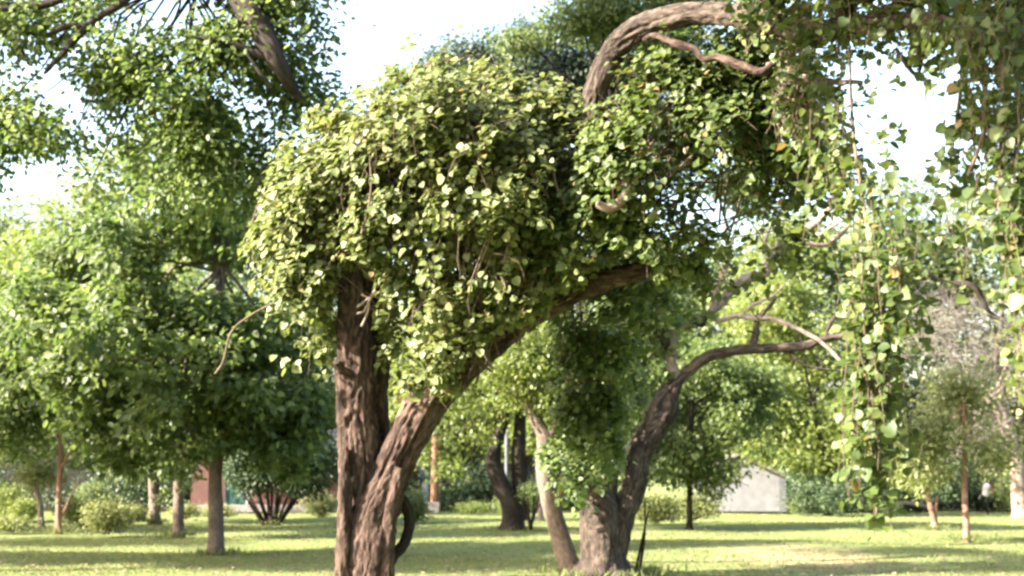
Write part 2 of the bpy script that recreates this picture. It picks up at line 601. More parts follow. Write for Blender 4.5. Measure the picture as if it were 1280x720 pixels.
def limbs(parent, origin_pts, C, Rr, W, cc, mat, r0, nsub=40, sides=5, split=True, name='branch', trunk_top=None, minr=0.008):
    """limbs from the trunk into every blob, each an object; fine shoots joined"""
    tt = np.asarray(origin_pts[-1])
    base = np.asarray(origin_pts[0])
    fine = Geo()
    order = np.argsort(-W)
    mids = []
    for q, i in enumerate(order):
        c = C[i]
        h = RNG.uniform(0.0, 0.45)
        st = tt * (1 - h) + (base * 0.35 + tt * 0.65) * h
        st = st.copy()
        end = c + RNG.normal(0, .15, 3) * Rr[i]
        L_ = np.linalg.norm(end - st)
        m1 = st + (end - st) * .35 + np.array([0, 0, .12 * L_]) + RNG.normal(0, .05, 3) * L_
        m2 = st + (end - st) * .7 + np.array([0, 0, .08 * L_]) + RNG.normal(0, .05, 3) * L_
        rr = r0 * RNG.uniform(.45, .8)
        g = Geo()
        g.tube([st, m1, m2, end], [rr, rr * .75, rr * .5, rr * .25], sides=max(sides, 6), step=0.35, rough=0.0)
        g.build(name, mat, parent)
        for t in np.linspace(.25, 1, 6):
            mids.append((st * (1 - t) ** 2 + 2 * t * (1 - t) * m1 + t * t * end, rr * (1 - .7 * t)))
    mp = np.array([m[0] for m in mids])
    mr = np.array([m[1] for m in mids])
    sel = RNG.choice(len(cc), size=min(nsub, len(cc)), replace=False)
    for s in sel:
        e = cc[s]
        k = int(np.argmin(np.linalg.norm(mp - e, axis=1) + 0.3 * np.abs(RNG.normal(0, .5, len(mp)))))
        st = mp[k]
        L_ = np.linalg.norm(e - st)
        mm = (st + e) / 2 + RNG.normal(0, .09, 3) * L_ + np.array([0, 0, .06 * L_])
        r = max(minr, mr[k] * .5)
        fine.tube([st, mm, e], [r, r * .7, r * .3], sides=4, step=0.4)
    if fine.v:
        fine.build('twigs', mat, parent, kind='stuff')


def tree(name, label, cat, base, d, trunk_spec, blobs, mat_leaf, mat_bark, nclust=260, per=70, lsize=.1, spread=.3, gap=-.25, gap_scale=.8, r0=.06, nsub=50, shell=.5, tmpl=T4, rough=.006, sides=20, flare=.35, group=None, seed=0, droop=.6, extra=(), droot=None, flat=1.0):
    b = G(base, d)
    rt = root(name, b, label, cat, group)
    pts, rad = px_path([(a, q, d + dd, w) for a, q, dd, w in trunk_spec])
    pts = [b - np.array([0, 0, .1])] + pts
    rad = [rad[0] * 1.08] + rad
    g = Geo()
    g.tube(pts, rad, sides=sides, step=.12, rough=rough, flare=flare, seed=seed)
    g.build('trunk', mat_bark, rt)
    for ex in extra:
        g = Geo()
        p2, r2 = px_path([(a, q, d + dd, w) for a, q, dd, w in ex])
        g.tube(p2, r2, sides=max(8, sides // 2), step=.12, rough=rough * .6, seed=seed + 5)
        g.build('branch', mat_bark, rt)
    C, Rr, W = blob_arrays(blobs, d)
    cc = crown(rt, C, Rr, W, nclust, per, lsize, mat_leaf, spread, tmpl, shell, gap, gap_scale, droop, seed=seed, flat=flat)
    limbs(rt, [pts[len(pts) // 2], pts[-1]], C, Rr, W, cc, mat_bark, r0, nsub)
    return rt


# ================================================================== SETTING
def build_ground():
    m, nt, N, L, b = new_mat('lawn')
    geo = N.new('ShaderNodeNewGeometry')
    n1 = N.new('ShaderNodeTexNoise'); n1.inputs['Scale'].default_value = 0.22; n1.inputs['Detail'].default_value = 5
    n2 = N.new('ShaderNodeTexNoise'); n2.inputs['Scale'].default_value = 9.0; n2.inputs['Detail'].default_value = 6
    n3 = N.new('ShaderNodeTexNoise'); n3.inputs['Scale'].default_value = 1.3; n3.inputs['Detail'].default_value = 4
    for n in (n1, n2, n3):
        L.new(geo.outputs['Position'], n.inputs['Vector'])
    r1 = ramp(N, [(0.35, (0.13, 0.155, 0.055)), (0.65, (0.165, 0.185, 0.072))])
    L.new(n1.outputs['Fac'], r1.inputs[0])
    r2 = ramp(N, [(0.30, (0.55, 0.62, 0.5)), (0.7, (1.0, 1.0, 1.0))])
    L.new(n2.outputs['Fac'], r2.inputs[0])
    mu = N.new('ShaderNodeMixRGB'); mu.blend_type = 'MULTIPLY'; mu.inputs[0].default_value = 0.8
    L.new(r1.outputs[0], mu.inputs[1]); L.new(r2.outputs[0], mu.inputs[2])
    r3 = ramp(N, [(0.55, (0, 0, 0)), (0.75, (1, 1, 1))])
    L.new(n3.outputs['Fac'], r3.inputs[0])
    dr = N.new('ShaderNodeMixRGB'); dr.inputs[2].default_value = (0.20, 0.185, 0.075, 1)
    fr = N.new('ShaderNodeMath'); fr.operation = 'MULTIPLY'; fr.inputs[1].default_value = 0.45
    L.new(r3.outputs[0], fr.inputs[0])
    L.new(fr.outputs[0], dr.inputs[0]); L.new(mu.outputs[0], dr.inputs[1])
    # worn, sandy patch on the right of the lawn
    patch = G(1010, 28)
    sub = N.new('ShaderNodeVectorMath'); sub.operation = 'SUBTRACT'; sub.inputs[1].default_value = tuple(patch)
    L.new(geo.outputs['Position'], sub.inputs[0])
    sc_ = N.new('ShaderNodeVectorMath'); sc_.operation = 'MULTIPLY'; sc_.inputs[1].default_value = (0.42, 0.2, 0)
    L.new(sub.outputs[0], sc_.inputs[0])
    ln = N.new('ShaderNodeVectorMath'); ln.operation = 'LENGTH'
    L.new(sc_.outputs[0], ln.inputs[0])
    ad = N.new('ShaderNodeMath'); ad.operation = 'MULTIPLY_ADD'; ad.inputs[1].default_value = 1.1
    L.new(n3.outputs['Fac'], ad.inputs[0]); L.new(ln.outputs['Value'], ad.inputs[2])
    pr = ramp(N, [(0.75, (1, 1, 1)), (1.0, (0, 0, 0))])
    dv = N.new('ShaderNodeMath'); dv.operation = 'MULTIPLY'; dv.inputs[1].default_value = 0.72
    L.new(ad.outputs[0], dv.inputs[0]); L.new(dv.outputs[0], pr.inputs[0])
    pm = N.new('ShaderNodeMixRGB'); pm.inputs[2].default_value = (0.24, 0.185, 0.10, 1)
    pf = N.new('ShaderNodeMath'); pf.operation = 'MULTIPLY'; pf.inputs[1].default_value = 0.75
    L.new(pr.outputs[0], pf.inputs[0]); L.new(pf.outputs[0], pm.inputs[0]); L.new(dr.outputs[0], pm.inputs[1])
    L.new(pm.outputs[0], b.inputs['Base Color'])
    b.inputs['Roughness'].default_value = 0.95
    b.inputs['Specular IOR Level'].default_value = 0.1
    bp = N.new('ShaderNodeBump'); bp.inputs['Strength'].default_value = 0.9; bp.inputs['Distance'].default_value = 0.05
    L.new(n2.outputs['Fac'], bp.inputs['Height']); L.new(bp.outputs[0], b.inputs['Normal'])
    # graded sheet, fine near the lawn in view
    xs = np.concatenate([np.linspace(-900, -45, 18), np.linspace(-44, 44, 150), np.linspace(45, 900, 18)])
    ys = np.concatenate([np.linspace(-300, 8, 14), np.linspace(9, 70, 170), np.linspace(72, 1500, 22)])
    X, Y = np.meshgrid(xs, ys)
    Z = 0.07 * vnoise(np.stack([X * .16, Y * .22, X * 0], -1), 3) + 0.03 * vnoise(np.stack([X * .6, Y * .8, X * 0], -1), 4) - .05
    V = np.stack([X, Y, Z], -1).reshape(-1, 3)
    ny, nx = X.shape
    i = np.arange(ny - 1)[:, None] * nx + np.arange(nx - 1)[None]
    Fq = np.stack([i, i + 1, i + nx + 1, i + nx], -1).reshape(-1, 4)
    me = mesh_from('lawn', V, np.full(len(Fq), 4), Fq.ravel(), m, True)
    o = link('lawn', me)
    tag(o, 'sunlit mown lawn with streaks of tree shade', None, None, 'structure')
    # standing grass: blades, thinner with distance
    if SKIP_GRASS:
        return
    n = 230000
    u = RNG.random(n)
    y = 1 / (1 / 19.5 + u * (1 / 64 - 1 / 19.5))
    x = RNG.uniform(-1, 1, n) * y * .39
    z = 0.07 * vnoise(np.stack([x * .16, y * .22, x * 0], -1), 3) + 0.03 * vnoise(np.stack([x * .6, y * .8, x * 0], -1), 4) - .05
    tall = 0.5 + 0.5 * vnoise(np.stack([x * .5, y * .5, x * 0], -1), 8)
    tall = tall + 1.6 * np.clip(vnoise(np.stack([x * 1.7, y * 1.7, x * 0], -1), 9) - .45, 0, 1)
    h = (0.014 + 0.018 * tall) * RNG.uniform(.6, 1.4, n) * (1 + (y - 20) * .012)
    w = h * 0.45
    pc = patch
    bare = np.hypot((x - pc[0]) * .42, (y - pc[1]) * .2) + .55 * vnoise(np.stack([x * 1.3, y * 1.3, x * 0], -1), 5) < .75
    keep = ~(bare & (RNG.random(n) < .75))
    x, y, z, h, w = x[keep], y[keep], z[keep], h[keep], w[keep]
    n = len(x)
    a = RNG.uniform(0, 2 * math.pi, n)
    lean = RNG.normal(0, .4, (n, 2)) * h[:, None]
    p0 = np.stack([x - np.cos(a) * w, y - np.sin(a) * w, z - .005], -1)
    p1 = np.stack([x + np.cos(a) * w, y + np.sin(a) * w, z - .005], -1)
    p2 = np.stack([x + lean[:, 0], y + lean[:, 1], z + h], -1)
    V = np.stack([p0, p1, p2], 1).reshape(-1, 3)
    gm = leaf_mat('grass_blade', (0.105, 0.13, 0.042), (0.14, 0.162, 0.058), (0.175, 0.19, 0.08), trans=.4, rough=.6, spec=.2)
    me = mesh_from('grass', V, np.full(n, 3), np.arange(3 * n), gm)
    g = link('grass', me)
    tag(g, 'short green grass blades standing on the lawn', 'grass', None, 'stuff')


build_ground()

# ------------------------------------------------------------------ far buildings and fences
M_SHADEWOOD = plain_mat('shade_dark_board', (0.004, 0.0035, 0.003), (0.009, 0.0075, 0.0065), 5, stretch=(4, 4, .6))  # near-black wood: the deep shade under the trees is put into the colour
M_WHITEWALL = plain_mat('white_siding', (0.135, 0.132, 0.142), (0.18, 0.176, 0.188), 3, rough=.6)
M_TRIM = plain_mat('grey_trim', (0.09, 0.09, 0.105), (0.12, 0.12, 0.14), 3, rough=.6)
M_ROOF = plain_mat('roof_shingle', (0.07, 0.06, 0.055), (0.14, 0.12, 0.11), 9)
M_TEAL = plain_mat('teal_paint', (0.008, 0.035, 0.034), (0.014, 0.05, 0.047), 4, rough=.5)
M_CONC = plain_mat('concrete', (0.12, 0.10, 0.10), (0.20, 0.175, 0.17), 8)
M_ORANGE = plain_mat('orange_wood', (0.11, 0.05, 0.028), (0.17, 0.085, 0.05), 6, stretch=(5, 5, .5))
M_WHITE = plain_mat('white_paint', (0.36, 0.34, 0.33), (0.45, 0.43, 0.42), 4, rough=.5)
M_RED = plain_mat('red_paint', (0.35, 0.03, 0.02), (0.5, 0.06, 0.04), 4, rough=.5)
M_BLACK = plain_mat('black_metal', (0.010, 0.012, 0.015), (0.03, 0.035, 0.045), 4, rough=.5)
M_GLASS = plain_mat('dark_glass', (0.02, 0.025, 0.03), (0.04, 0.045, 0.05), 2, rough=.1, spec=.8, bump=0)


def brick_mat():
    m, nt, N, L, b = new_mat('red_brick')
    tc = N.new('ShaderNodeTexCoord')
    mp = N.new('ShaderNodeMapping'); mp.inputs['Rotation'].default_value = (math.pi / 2, 0, 0)
    L.new(tc.outputs['Object'], mp.inputs[0])
    br = N.new('ShaderNodeTexBrick')
    br.inputs['Color1'].default_value = (0.06, 0.016, 0.012, 1)
    br.inputs['Color2'].default_value = (0.085, 0.026, 0.02, 1)
    br.inputs['Mortar'].default_value = (0.07, 0.045, 0.04, 1)
    br.inputs['Scale'].default_value = 1.0
    br.inputs['Brick Width'].default_value = 0.21
    br.inputs['Row Height'].default_value = 0.075
    br.inputs['Mortar Size'].default_value = 0.01
    L.new(mp.outputs[0], br.inputs['Vector'])
    L.new(br.outputs['Color'], b.inputs['Base Color'])
    b.inputs['Roughness'].default_value = 0.9
    return m


def board_fence(label, x0, x1, d, h, seed, lean=.0):
    """dark vertical board fence: posts and rails single, boards joined"""
    a, c = G(x0, d), G(x1, d)
    rt = root('board_fence', a, label, 'fence')
    L_ = c[0] - a[0]
    r = random.Random(seed)
    g = Geo()
    x = 0.0
    while x < L_:
        w = r.uniform(.12, .15)
        hh = h * r.uniform(.96, 1.03)
        y = r.uniform(-.006, .006)
        g.box(a[0] + x, a[0] + x + w - .012, d + y, d + y + .02, -.15, hh)
        x += w
    g.build('board_panel', M_SHADEWOOD, rt, kind='stuff', smooth=False)
    for z in (.45, h - .45):
        g = Geo(); g.box(a[0], a[0] + L_, d + .032, d + .07, z, z + .09)
        g.build('rail', M_SHADEWOOD, rt, smooth=False)
    n = int(L_ / 2.4) + 1
    for k in range(n + 1):
        g = Geo(); xx = a[0] + min(k * 2.4, L_ - .1)
        g.box(xx, xx + .1, d + .075, d + .175, -.2, h + .1)
        g.build('post', M_SHADEWOOD, rt, smooth=False)


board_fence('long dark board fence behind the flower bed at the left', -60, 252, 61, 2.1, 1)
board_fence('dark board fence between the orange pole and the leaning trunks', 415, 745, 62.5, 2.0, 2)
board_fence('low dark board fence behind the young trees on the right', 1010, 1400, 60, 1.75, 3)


def brick_house():
    d = 58.0
    a, c = G(238, d), G(432, d)
    rt = root('brick_house', a, 'low red brick house with a teal door half hidden by the trees', 'house')
    bm_ = brick_mat()
    x0, x1 = a[0], c[0]
    def seg(u0, u1, z0, z1, y0=0.0, y1=.22):
        g = Geo(); g.box(x0 + u0, x0 + u1, d + y0, d + y1, z0, z1); return g
    W = x1 - x0
    door0, door1 = 1.35, 2.3
    win = [(3.5, 4.9)]
    g = Geo()
    g.box(x0, x0 + door0, d, d + .22, 0.003, 2.6)
    g.box(x0 + door0, x0 + door1, d, d + .22, 2.1, 2.6)
    g.box(x0 + door1, x0 + 3.5, d, d + .22, 0.003, 2.6)
    g.box(x0 + 3.5, x0 + 4.9, d, d + .22, 0.003, .9)
    g.box(x0 + 3.5, x0 + 4.9, d, d + .22, 2.05, 2.6)
    g.box(x0 + 4.9, x1, d, d + .22, 0.003, 2.6)
    g.box(x0, x0 + .22, d + .22, d + 7, 0.003, 2.6)
    g.box(x1 - .22, x1, d + .22, d + 7, 0.003, 2.6)
    g.box(x0 + .22, x1 - .22, d + 6.78, d + 7, 0.003, 2.6)
    g.build('wall', bm_, rt, smooth=False)
    g = Geo(); g.box(x0 + door0 + .05, x0 + door1 - .05, d + .08, d + .13, .05, 2.05)
    dr = g.build('door', M_TEAL, rt, smooth=False)
    g = Geo(); g.tube([np.array([x0 + door1 - .16, d + .03, 1.0]), np.array([x0 + door1 - .16, d + .09, 1.0])], [.03, .03], sides=8)
    g.build('handle', M_TRIM, dr)
    g = Geo()
    g.box(x0 + door0, x0 + door0 + .05, d + .04, d + .16, 0.03, 2.1); g.box(x0 + door1 - .05, x0 + door1, d + .04, d + .16, 0.03, 2.1)
    g.box(x0 + door0 + .05, x0 + door1 - .05, d + .04, d + .16, 2.05, 2.1)
    g.build('door_frame', M_WHITE, rt, smooth=False)
    g = Geo()
    g.box(x0 + 3.5, x0 + 4.9, d + .05, d + .12, .9, .96); g.box(x0 + 3.5, x0 + 4.9, d + .05, d + .12, 1.99, 2.05)
    g.box(x0 + 3.5, x0 + 3.56, d + .05, d + .12, .96, 1.99); g.box(x0 + 4.84, x0 + 4.9, d + .05, d + .12, .96, 1.99)
    g.box(x0 + 4.17, x0 + 4.23, d + .05, d + .12, .96, 1.99)
    w_ = g.build('window', M_WHITE, rt, smooth=False)
    for u in ((3.56, 4.17), (4.23, 4.84)):
        g = Geo(); g.box(x0 + u[0], x0 + u[1], d + .08, d + .09, .96, 1.99)
        g.build('pane', M_GLASS, w_, smooth=False)
    g = Geo(); g.box(x0 - .3, x1 + .3, d - .6, d - .003, 0.0, .28)
    g.build('step', M_CONC, rt, smooth=False)
    g = Geo()
    zr = 2.6
    v = [(x0 - .5, d - .5, zr), (x1 + .5, d - .5, zr), (x1 + .5, d + 7.5, zr), (x0 - .5, d + 7.5, zr), (x0 + 1.5, d + 3.5, zr + 1.7), (x1 - 1.5, d + 3.5, zr + 1.7)]
    g.add(v, [(0, 1, 5, 4), (2, 3, 4, 5)])
    g.add(v, [(1, 2, 5), (3, 0, 4)])
    g.add([(p[0], p[1], zr - .0) for p in v[:4]] + [(p[0], p[1], zr - .14) for p in v[:4]], [(4, 5, 1, 0), (5, 6, 2, 1), (6, 7, 3, 2), (7, 4, 0, 3), (7, 6, 5, 4)])
    g.build('roof', M_ROOF, rt, smooth=False)


brick_house()


def white_shed():
    d = 57.0
    e = G(974, d)
    x1 = e[0]; x0 = x1 - 3.2
    rt = root('garden_shed', (x0, d, 0), 'small white clapboard shed with a grey corner behind the lawn', 'shed')
    H = 1.5
    mid = (x0 + x1) / 2
    g = Geo()
    # core walls, gable front
    for y in (d, d + 2.6):
        v = [(x0, y, .03), (x1, y, .03), (x1, y, H), (mid, y, H + .7), (x0, y, H), (x0, y + .1, .03), (x1, y + .1, .03), (x1, y + .1, H), (mid, y + .1, H + .7), (x0, y + .1, H)]
        g.add(v, [(0, 1, 2, 3, 4), (9, 8, 7, 6, 5)])
        g.add(v, [(0, 5, 6, 1), (1, 6, 7, 2), (2, 7, 8, 3), (3, 8, 9, 4), (4, 9, 5, 0)])
    g.box(x0, x0 + .1, d + .1, d + 2.6, .03, H)
    g.box(x1 - .1, x1, d + .1, d + 2.6, .03, H)
    g.build('wall', M_WHITEWALL, rt, smooth=False)
    z = .04
    while z < H + .55:
        cut = max(0.0, (z + .17 - H)) * (1.6 / .7)
        a0, a1 = x0 + cut + (.0 if cut else .0), x1 - cut
        if a1 - a0 > .3:
            g = Geo()
            v = [(a0, d - .010, z), (a1, d - .010, z), (a1, d - .007, z + .178), (a0, d - .007, z + .178), (a0, d - .002, z), (a1, d - .002, z), (a1, d - .002, z + .178), (a0, d - .002, z + .178)]
            g.add(v, [(0, 1, 2, 3), (4, 7, 6, 5), (0, 4, 5, 1), (3, 2, 6, 7), (0, 3, 7, 4), (1, 5, 6, 2)])
            g.build('siding_board', M_WHITEWALL, rt, smooth=False)
        z += .18
    g = Geo(); g.box(x1 + .003, x1 + .28, d - .05, d + .1, .02, H)
    g.build('corner_trim', M_TRIM, rt, smooth=False)
    for s in (-1, 1):
        g = Geo()
        ex = mid + s * 1.85
        ez = H - .12
        v = [(mid, d - .2, H + .75), (mid, d + 2.9, H + .75), (ex, d + 2.9, ez), (ex, d - .2, ez)]
        v += [(p[0], p[1], p[2] + .08) for p in v]
        g.add(v, [(0, 1, 2, 3), (7, 6, 5, 4), (0, 3, 7, 4), (1, 5, 6, 2), (2, 6, 7, 3), (0, 4, 5, 1)])
        g.build('roof', M_ROOF, rt, smooth=False)


white_shed()


def pole_and_props():
    d = gd(641)
    b = G(543, d)
    rt = root('wooden_pole', b, 'orange brown wooden pole standing in a concrete block at the lawn edge', 'pole')
    g = Geo()
    g.tube([b, b + np.array([0, 0, 1.6]), b + np.array([.02, 0, 3.1])], [.16, .15, .13], sides=14, step=.5)
    g.build('shaft', M_ORANGE, rt)
    g = Geo()
    x, y = b[0], b[1]
    g.box(x - .42, x + .19, y - .25, y + .22, -.05, .42)
    g.build('concrete_block', M_CONC, rt, smooth=False)
    g = Geo(); g.tube([b + np.array([.02, 0, 3.105]), b + np.array([.02, 0, 3.16])], [.15, .14], sides=12)
    g.build('cap', M_TRIM, rt)
    # white post with meter box
    d2 = gd(637)
    b = G(532, d2)
    rt = root('meter_post', b, 'white post carrying a black box beside the orange pole', 'post')
    g = Geo(); g.tube([b, b + np.array([0, 0, 1.25])], [.13, .12], sides=12)
    g.build('post', M_WHITE, rt)
    g = Geo(); x, y = b[0], b[1]
    g.box(x - .27, x + .27, y - .16, y + .12, 1.253, 1.78); g.box(x - .3, x + .3, y - .19, y + .14, 1.783, 1.83)
    bx = g.build('box', M_BLACK, rt, smooth=False)
    g = Geo(); g.box(x - .02, x + .12, y - .166, y - .162, 1.42, 1.62)
    g.build('sticker', plain_mat('green_sticker', (0.05, .09, .03), (.09, .13, .04)), bx, smooth=False)
    # white post
    d3 = gd(636)
    b = G(617, d3)
    rt = root('short_post', b, 'short white post at the foot of the dark straight trunk', 'post')
    g = Geo(); g.tube([b, b + np.array([0, 0, 1.1])], [.11, .10], sides=10)
    g.build('shaft', M_WHITE, rt)
    g = Geo(); g.tube([b + np.array([0, 0, 1.1]), b + np.array([0, 0, 1.17])], [.12, .05], sides=10)
    g.build('cap', M_WHITE, rt)
    b = G(633, 54)
    rt = root('tall_pipe', b, 'tall thin white pipe standing behind the dark forked trunk', 'pipe')
    g = Geo(); g.tube([b, b + np.array([0, 0, 3.3])], [.06, .06], sides=10)
    g.build('shaft', M_TRIM, rt)
    g = Geo(); g.tube([b + np.array([0, 0, 3.3]), b + np.array([0, 0, 3.38])], [.1, .1], sides=10)
    g.build('cap', M_TRIM, rt)
    # right: white drum with red side, logs
    b = G(1235, 56)
    rt = root('small_tank', b, 'small white tank with a red side hung on the dark fence', 'tank')
    g = Geo(); c = b + np.array([0, 0, .62])
    g.tube([c, c + np.array([0, 0, .1]), c + np.array([0, 0, .45]), c + np.array([0, 0, .55])], [.05, .16, .16, .05], sides=14, step=.05)
    g.build('shell', M_WHITE, rt)
    g = Geo(); g.tube([c + np.array([.12, -.02, .1]), c + np.array([.12, -.02, .45])], [.09, .09], sides=10)
    g.build('red_side', M_RED, rt)
    g = Geo(); g.tube([b + np.array([0, 0, -.1]), c + np.array([0, 0, .05])], [.04, .04], sides=8)
    g.build('stand', M_SHADEWOOD, rt)
    for k, (px, dd, l, yaw, z, lab) in enumerate([(1112, 55, 1.5, .25, .35, 'pale fallen log lying tilted at the lawn edge below the hanging vine'),
                                                 (1150, 56, 1.3, -.35, .3, 'short pale log propped beside the two stemmed sapling')]):
        b = G(px, dd)
        rt = root('log', b, lab, 'log')
        g = Geo(); v = np.array([math.cos(yaw), .2, math.sin(yaw) * .45])
        g.tube([b + np.array([0, 0, z]) - v * l / 2, b + np.array([0, 0, z]), b + np.array([0, 0, z]) + v * l / 2], [.085, .08, .06], sides=10, rough=.01)
        g.build('trunk', M_BARK_PALE, rt)
        g = Geo(); q = b + np.array([0, 0, z])
        g.tube([q, q + np.array([.2, 0, .35])], [.05, .03], sides=7)
        g.build('branch', M_BARK_PALE, rt)


pole_and_props()

# ================================================================== FAR AND MIDDLE TREES
# the belt of big trees behind the fences, each a tree of its own
far = [
    # px, d, top row, half width px, mat, label
    (20, 70, 250, 120, M_FAR, 'pale green tree rising behind the left end of the board fence'),
    (150, 74, 265, 120, M_FAR, 'large tree behind the board fence left of the brick house'),
    (300, 72, 245, 120, M_PECAN, 'broad tree behind the brick house roof'),
    (430, 76, 290, 100, M_DARK, 'dark tree behind the right end of the brick house'),
    (560, 72, 330, 95, M_BRIGHT, 'bright yellow green tree behind the orange pole'),
    (680, 70, 330, 100, M_BRIGHT, 'sunny tree seen between the leaning trunks'),
    (800, 74, 300, 105, M_PECAN, 'tree behind the thick old trunk in the middle distance'),
    (1000, 66, 235, 95, M_BRIGHT, 'bright green tree rising behind the white shed'),
    (900, 72, 290, 100, M_FAR, 'tree behind the left side of the white shed'),
    (1120, 68, 225, 105, M_FAR, 'yellow green tree right of the white shed'),
    (1250, 70, 215, 125, M_PALE, 'pale olive tree behind the bare brushwood'),
    (1380, 68, 200, 110, M_PALE, 'pale tree at the far right edge behind the pale trunk'),
]
for q, (px, d, top, hw, mt, lab) in enumerate(far):
    rw = hw
    mid = (top + 600) / 2
    bl = [(px, top + 60, 0, rw * .6, 60, 3.0), (px - rw * .45, top + 130, -1, rw * .55, 75, 3.0), (px + rw * .45, top + 120, 1, rw * .55, 75, 3.0),
          (px, mid + 30, -1.5, rw * .9, 90, 3.5), (px - rw * .4, 540, -1, rw * .65, 60, 3), (px + rw * .4, 535, -1, rw * .65, 60, 3)]
    tree('tall_tree', lab, 'tree', px + (q * 37) % 30 - 15, d,
         [(px, 600, 0, 7), (px + 3, 520, 0, 6), (px, 430, 0, 5)], bl, mt, M_BARK_DARK,
         nclust=420, per=60, lsize=.26, spread=.6, gap=-.4, gap_scale=.33, r0=.12, nsub=30, rough=.0, sides=12, seed=q, group='tall trees behind the fences')

# understorey along the fence: shrubs as single plants
shr = [
    (10, 628, 26, 22, M_BRIGHT, 'round bright green shrub at the left end of the flower bed'),
    (30, 637, 13, 14, M_BRIGHT, 'small bright shrub beside the leaning sapling'),
    (14, 657, 24, 7, M_PALE, 'low pale variegated plant in front of the bright shrubs'),
    (105, 640, 34, 18, M_BRIGHT, 'feathery tuft behind the thin pinkish sapling'),
    (132, 648, 26, 20, M_PALE, 'wispy yellow green grass clump in the flower bed'),
    (118, 622, 20, 20, M_FAR, 'grey green rounded shrub behind the grass clump'),
    (165, 644, 22, 9, M_PALE, 'low spreading plant right of the grass clump'),
    (232, 640, 13, 8, M_PALE, 'low white flowering plant left of the nearest pale trunk'),
    (275, 640, 18, 7, M_PALE, 'low pale plant before the brick house door'),
    (400, 628, 22, 18, M_PALE, 'tan and green shrub at the right of the dark many stemmed bush'),
    (518, 632, 16, 20, M_FAR, 'green shrub at the foot of the white meter post'),
    (645, 630, 26, 14, M_BRIGHT, 'leafy shrub behind the dark forked trunk'),
    (590, 636, 24, 5, M_BRIGHT, 'low grassy plants around the pale thin trunks'),
    (820, 636, 30, 18, M_PALE, 'tan weedy clump right of the thick old trunk'),
    (868, 630, 34, 20, M_PALE, 'dry looking shrub touching the left side of the white shed'),
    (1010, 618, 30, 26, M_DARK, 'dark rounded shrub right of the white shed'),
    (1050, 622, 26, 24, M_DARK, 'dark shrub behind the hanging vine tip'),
    (1002, 634, 8, 9, M_BRIGHT, 'tiny bright plant in front of the dark shrub'),
    (1100, 634, 22, 12, M_FAR, 'green weeds beside the pale fallen log'),
    (1265, 612, 24, 30, M_FAR, 'green shrub at the foot of the pale trunk on the right'),
]
for q, (px, py, rx, ry, mt, lab) in enumerate(shr):
    base_y = py + ry
    d = min(gd(max(base_y, 636)), 58)
    b = G(px, d)
    rt = root('shrub', b, lab, 'shrub', 'shrubs along the back of the lawn')
    c = P(px, py, d)
    r = np.array([[rx * d / F, rx * d / F * .8, ry * d / F]])
    cc = crown(rt, np.array([c]), r, np.array([1.0]), int(50 + rx * ry * .12), 34, .085, mt, .17, T4, .6, -.6, 1.5, .1, name='foliage', seed=q)
    g = Geo()
    for k in range(9):
        e = cc[RNG.integers(len(cc))]
        g.tube([b + RNG.normal(0, .05, 3) * [1, 1, 0], (b + e) / 2 + RNG.normal(0, .05, 3), e], [.02, .014, .006], sides=4, step=.3)
    g.build('stems', M_TWIG, rt, kind='stuff')

# --- left group ------------------------------------------------------------
tree('pecan_tree', 'big leafy tree with a straight grey trunk, nearest of the left group', 'tree', 270, gd(692),
     [(270, 650, 0, 9.5), (269, 600, 0, 9), (272, 540, .1, 8.5), (268, 470, 0, 7.5), (274, 390, .1, 7), (276, 312, 0, 6)],
     [(150, 330, -.5, 70, 80, 2.0), (250, 270, .5, 70, 60, 2), (330, 330, 1, 70, 90, 2), (190, 430, -1.2, 95, 80, 2.0), (320, 450, -.6, 85, 80, 2), (110, 470, 0, 70, 70, 1.6),
      (250, 520, -.8, 95, 55, 2), (370, 530, .5, 60, 70, 1.8), (170, 545, 0, 60, 45, 1.6), (230, 190, .8, 70, 60, 1.8), (60, 400, .6, 60, 80, 1.8), (380, 590, 1.2, 45, 35, 1.2)],
     M_PECAN, M_BARK_GREY, nclust=1350, per=40, lsize=.172, spread=.19, gap=-.02, gap_scale=1.1, tmpl=T6, r0=.07, nsub=110, droop=.5,
     extra=[[(276, 312, 0, 6), (268, 280, 0, 4.5), (255, 240, 0, 3), (235, 190, .3, 2)], [(276, 312, 0, 5.5), (286, 260, 0, 4), (296, 200, 0, 2.6), (300, 160, 0, 1.6)],
            [(272, 480, 0, 5), (240, 430, -.4, 4), (200, 390, -.8, 3), (150, 330, -1, 2)], [(272, 500, 0, 4), (230, 455, -.8, 3.4), (160, 450, -1.2, 2.4), (95, 440, -1.6, 1.3)],
            [(270, 560, 0, 4), (310, 500, -.5, 3), (345, 450, -.8, 2)]], seed=3, group='trees at the left of the lawn')
tree('pecan_tree', 'slimmer grey trunked tree behind the nearest left one', 'tree', 223, gd(669),
     [(223, 640, 0, 6.5), (223, 600, 0, 6.2), (222, 550, 0, 5.5), (226, 480, 0, 4.5), (224, 400, 0, 3.5)],
     [(210, 400, 0, 80, 70, 2), (150, 460, 0, 70, 70, 2), (270, 470, .5, 70, 60, 2), (210, 530, -.5, 75, 45, 1.8), (100, 330, .5, 70, 70, 2), (215, 575, -.5, 32, 25, .8)],
     M_PECAN, M_BARK_GREY, nclust=640, per=56, lsize=.17, spread=.24, gap=-.12, r0=.06, nsub=50, seed=4, group='trees at the left of the lawn',
     extra=[[(223, 600, 0, 3), (232, 590, -.2, 2.4), (240, 570, -.3, 1.6)]])
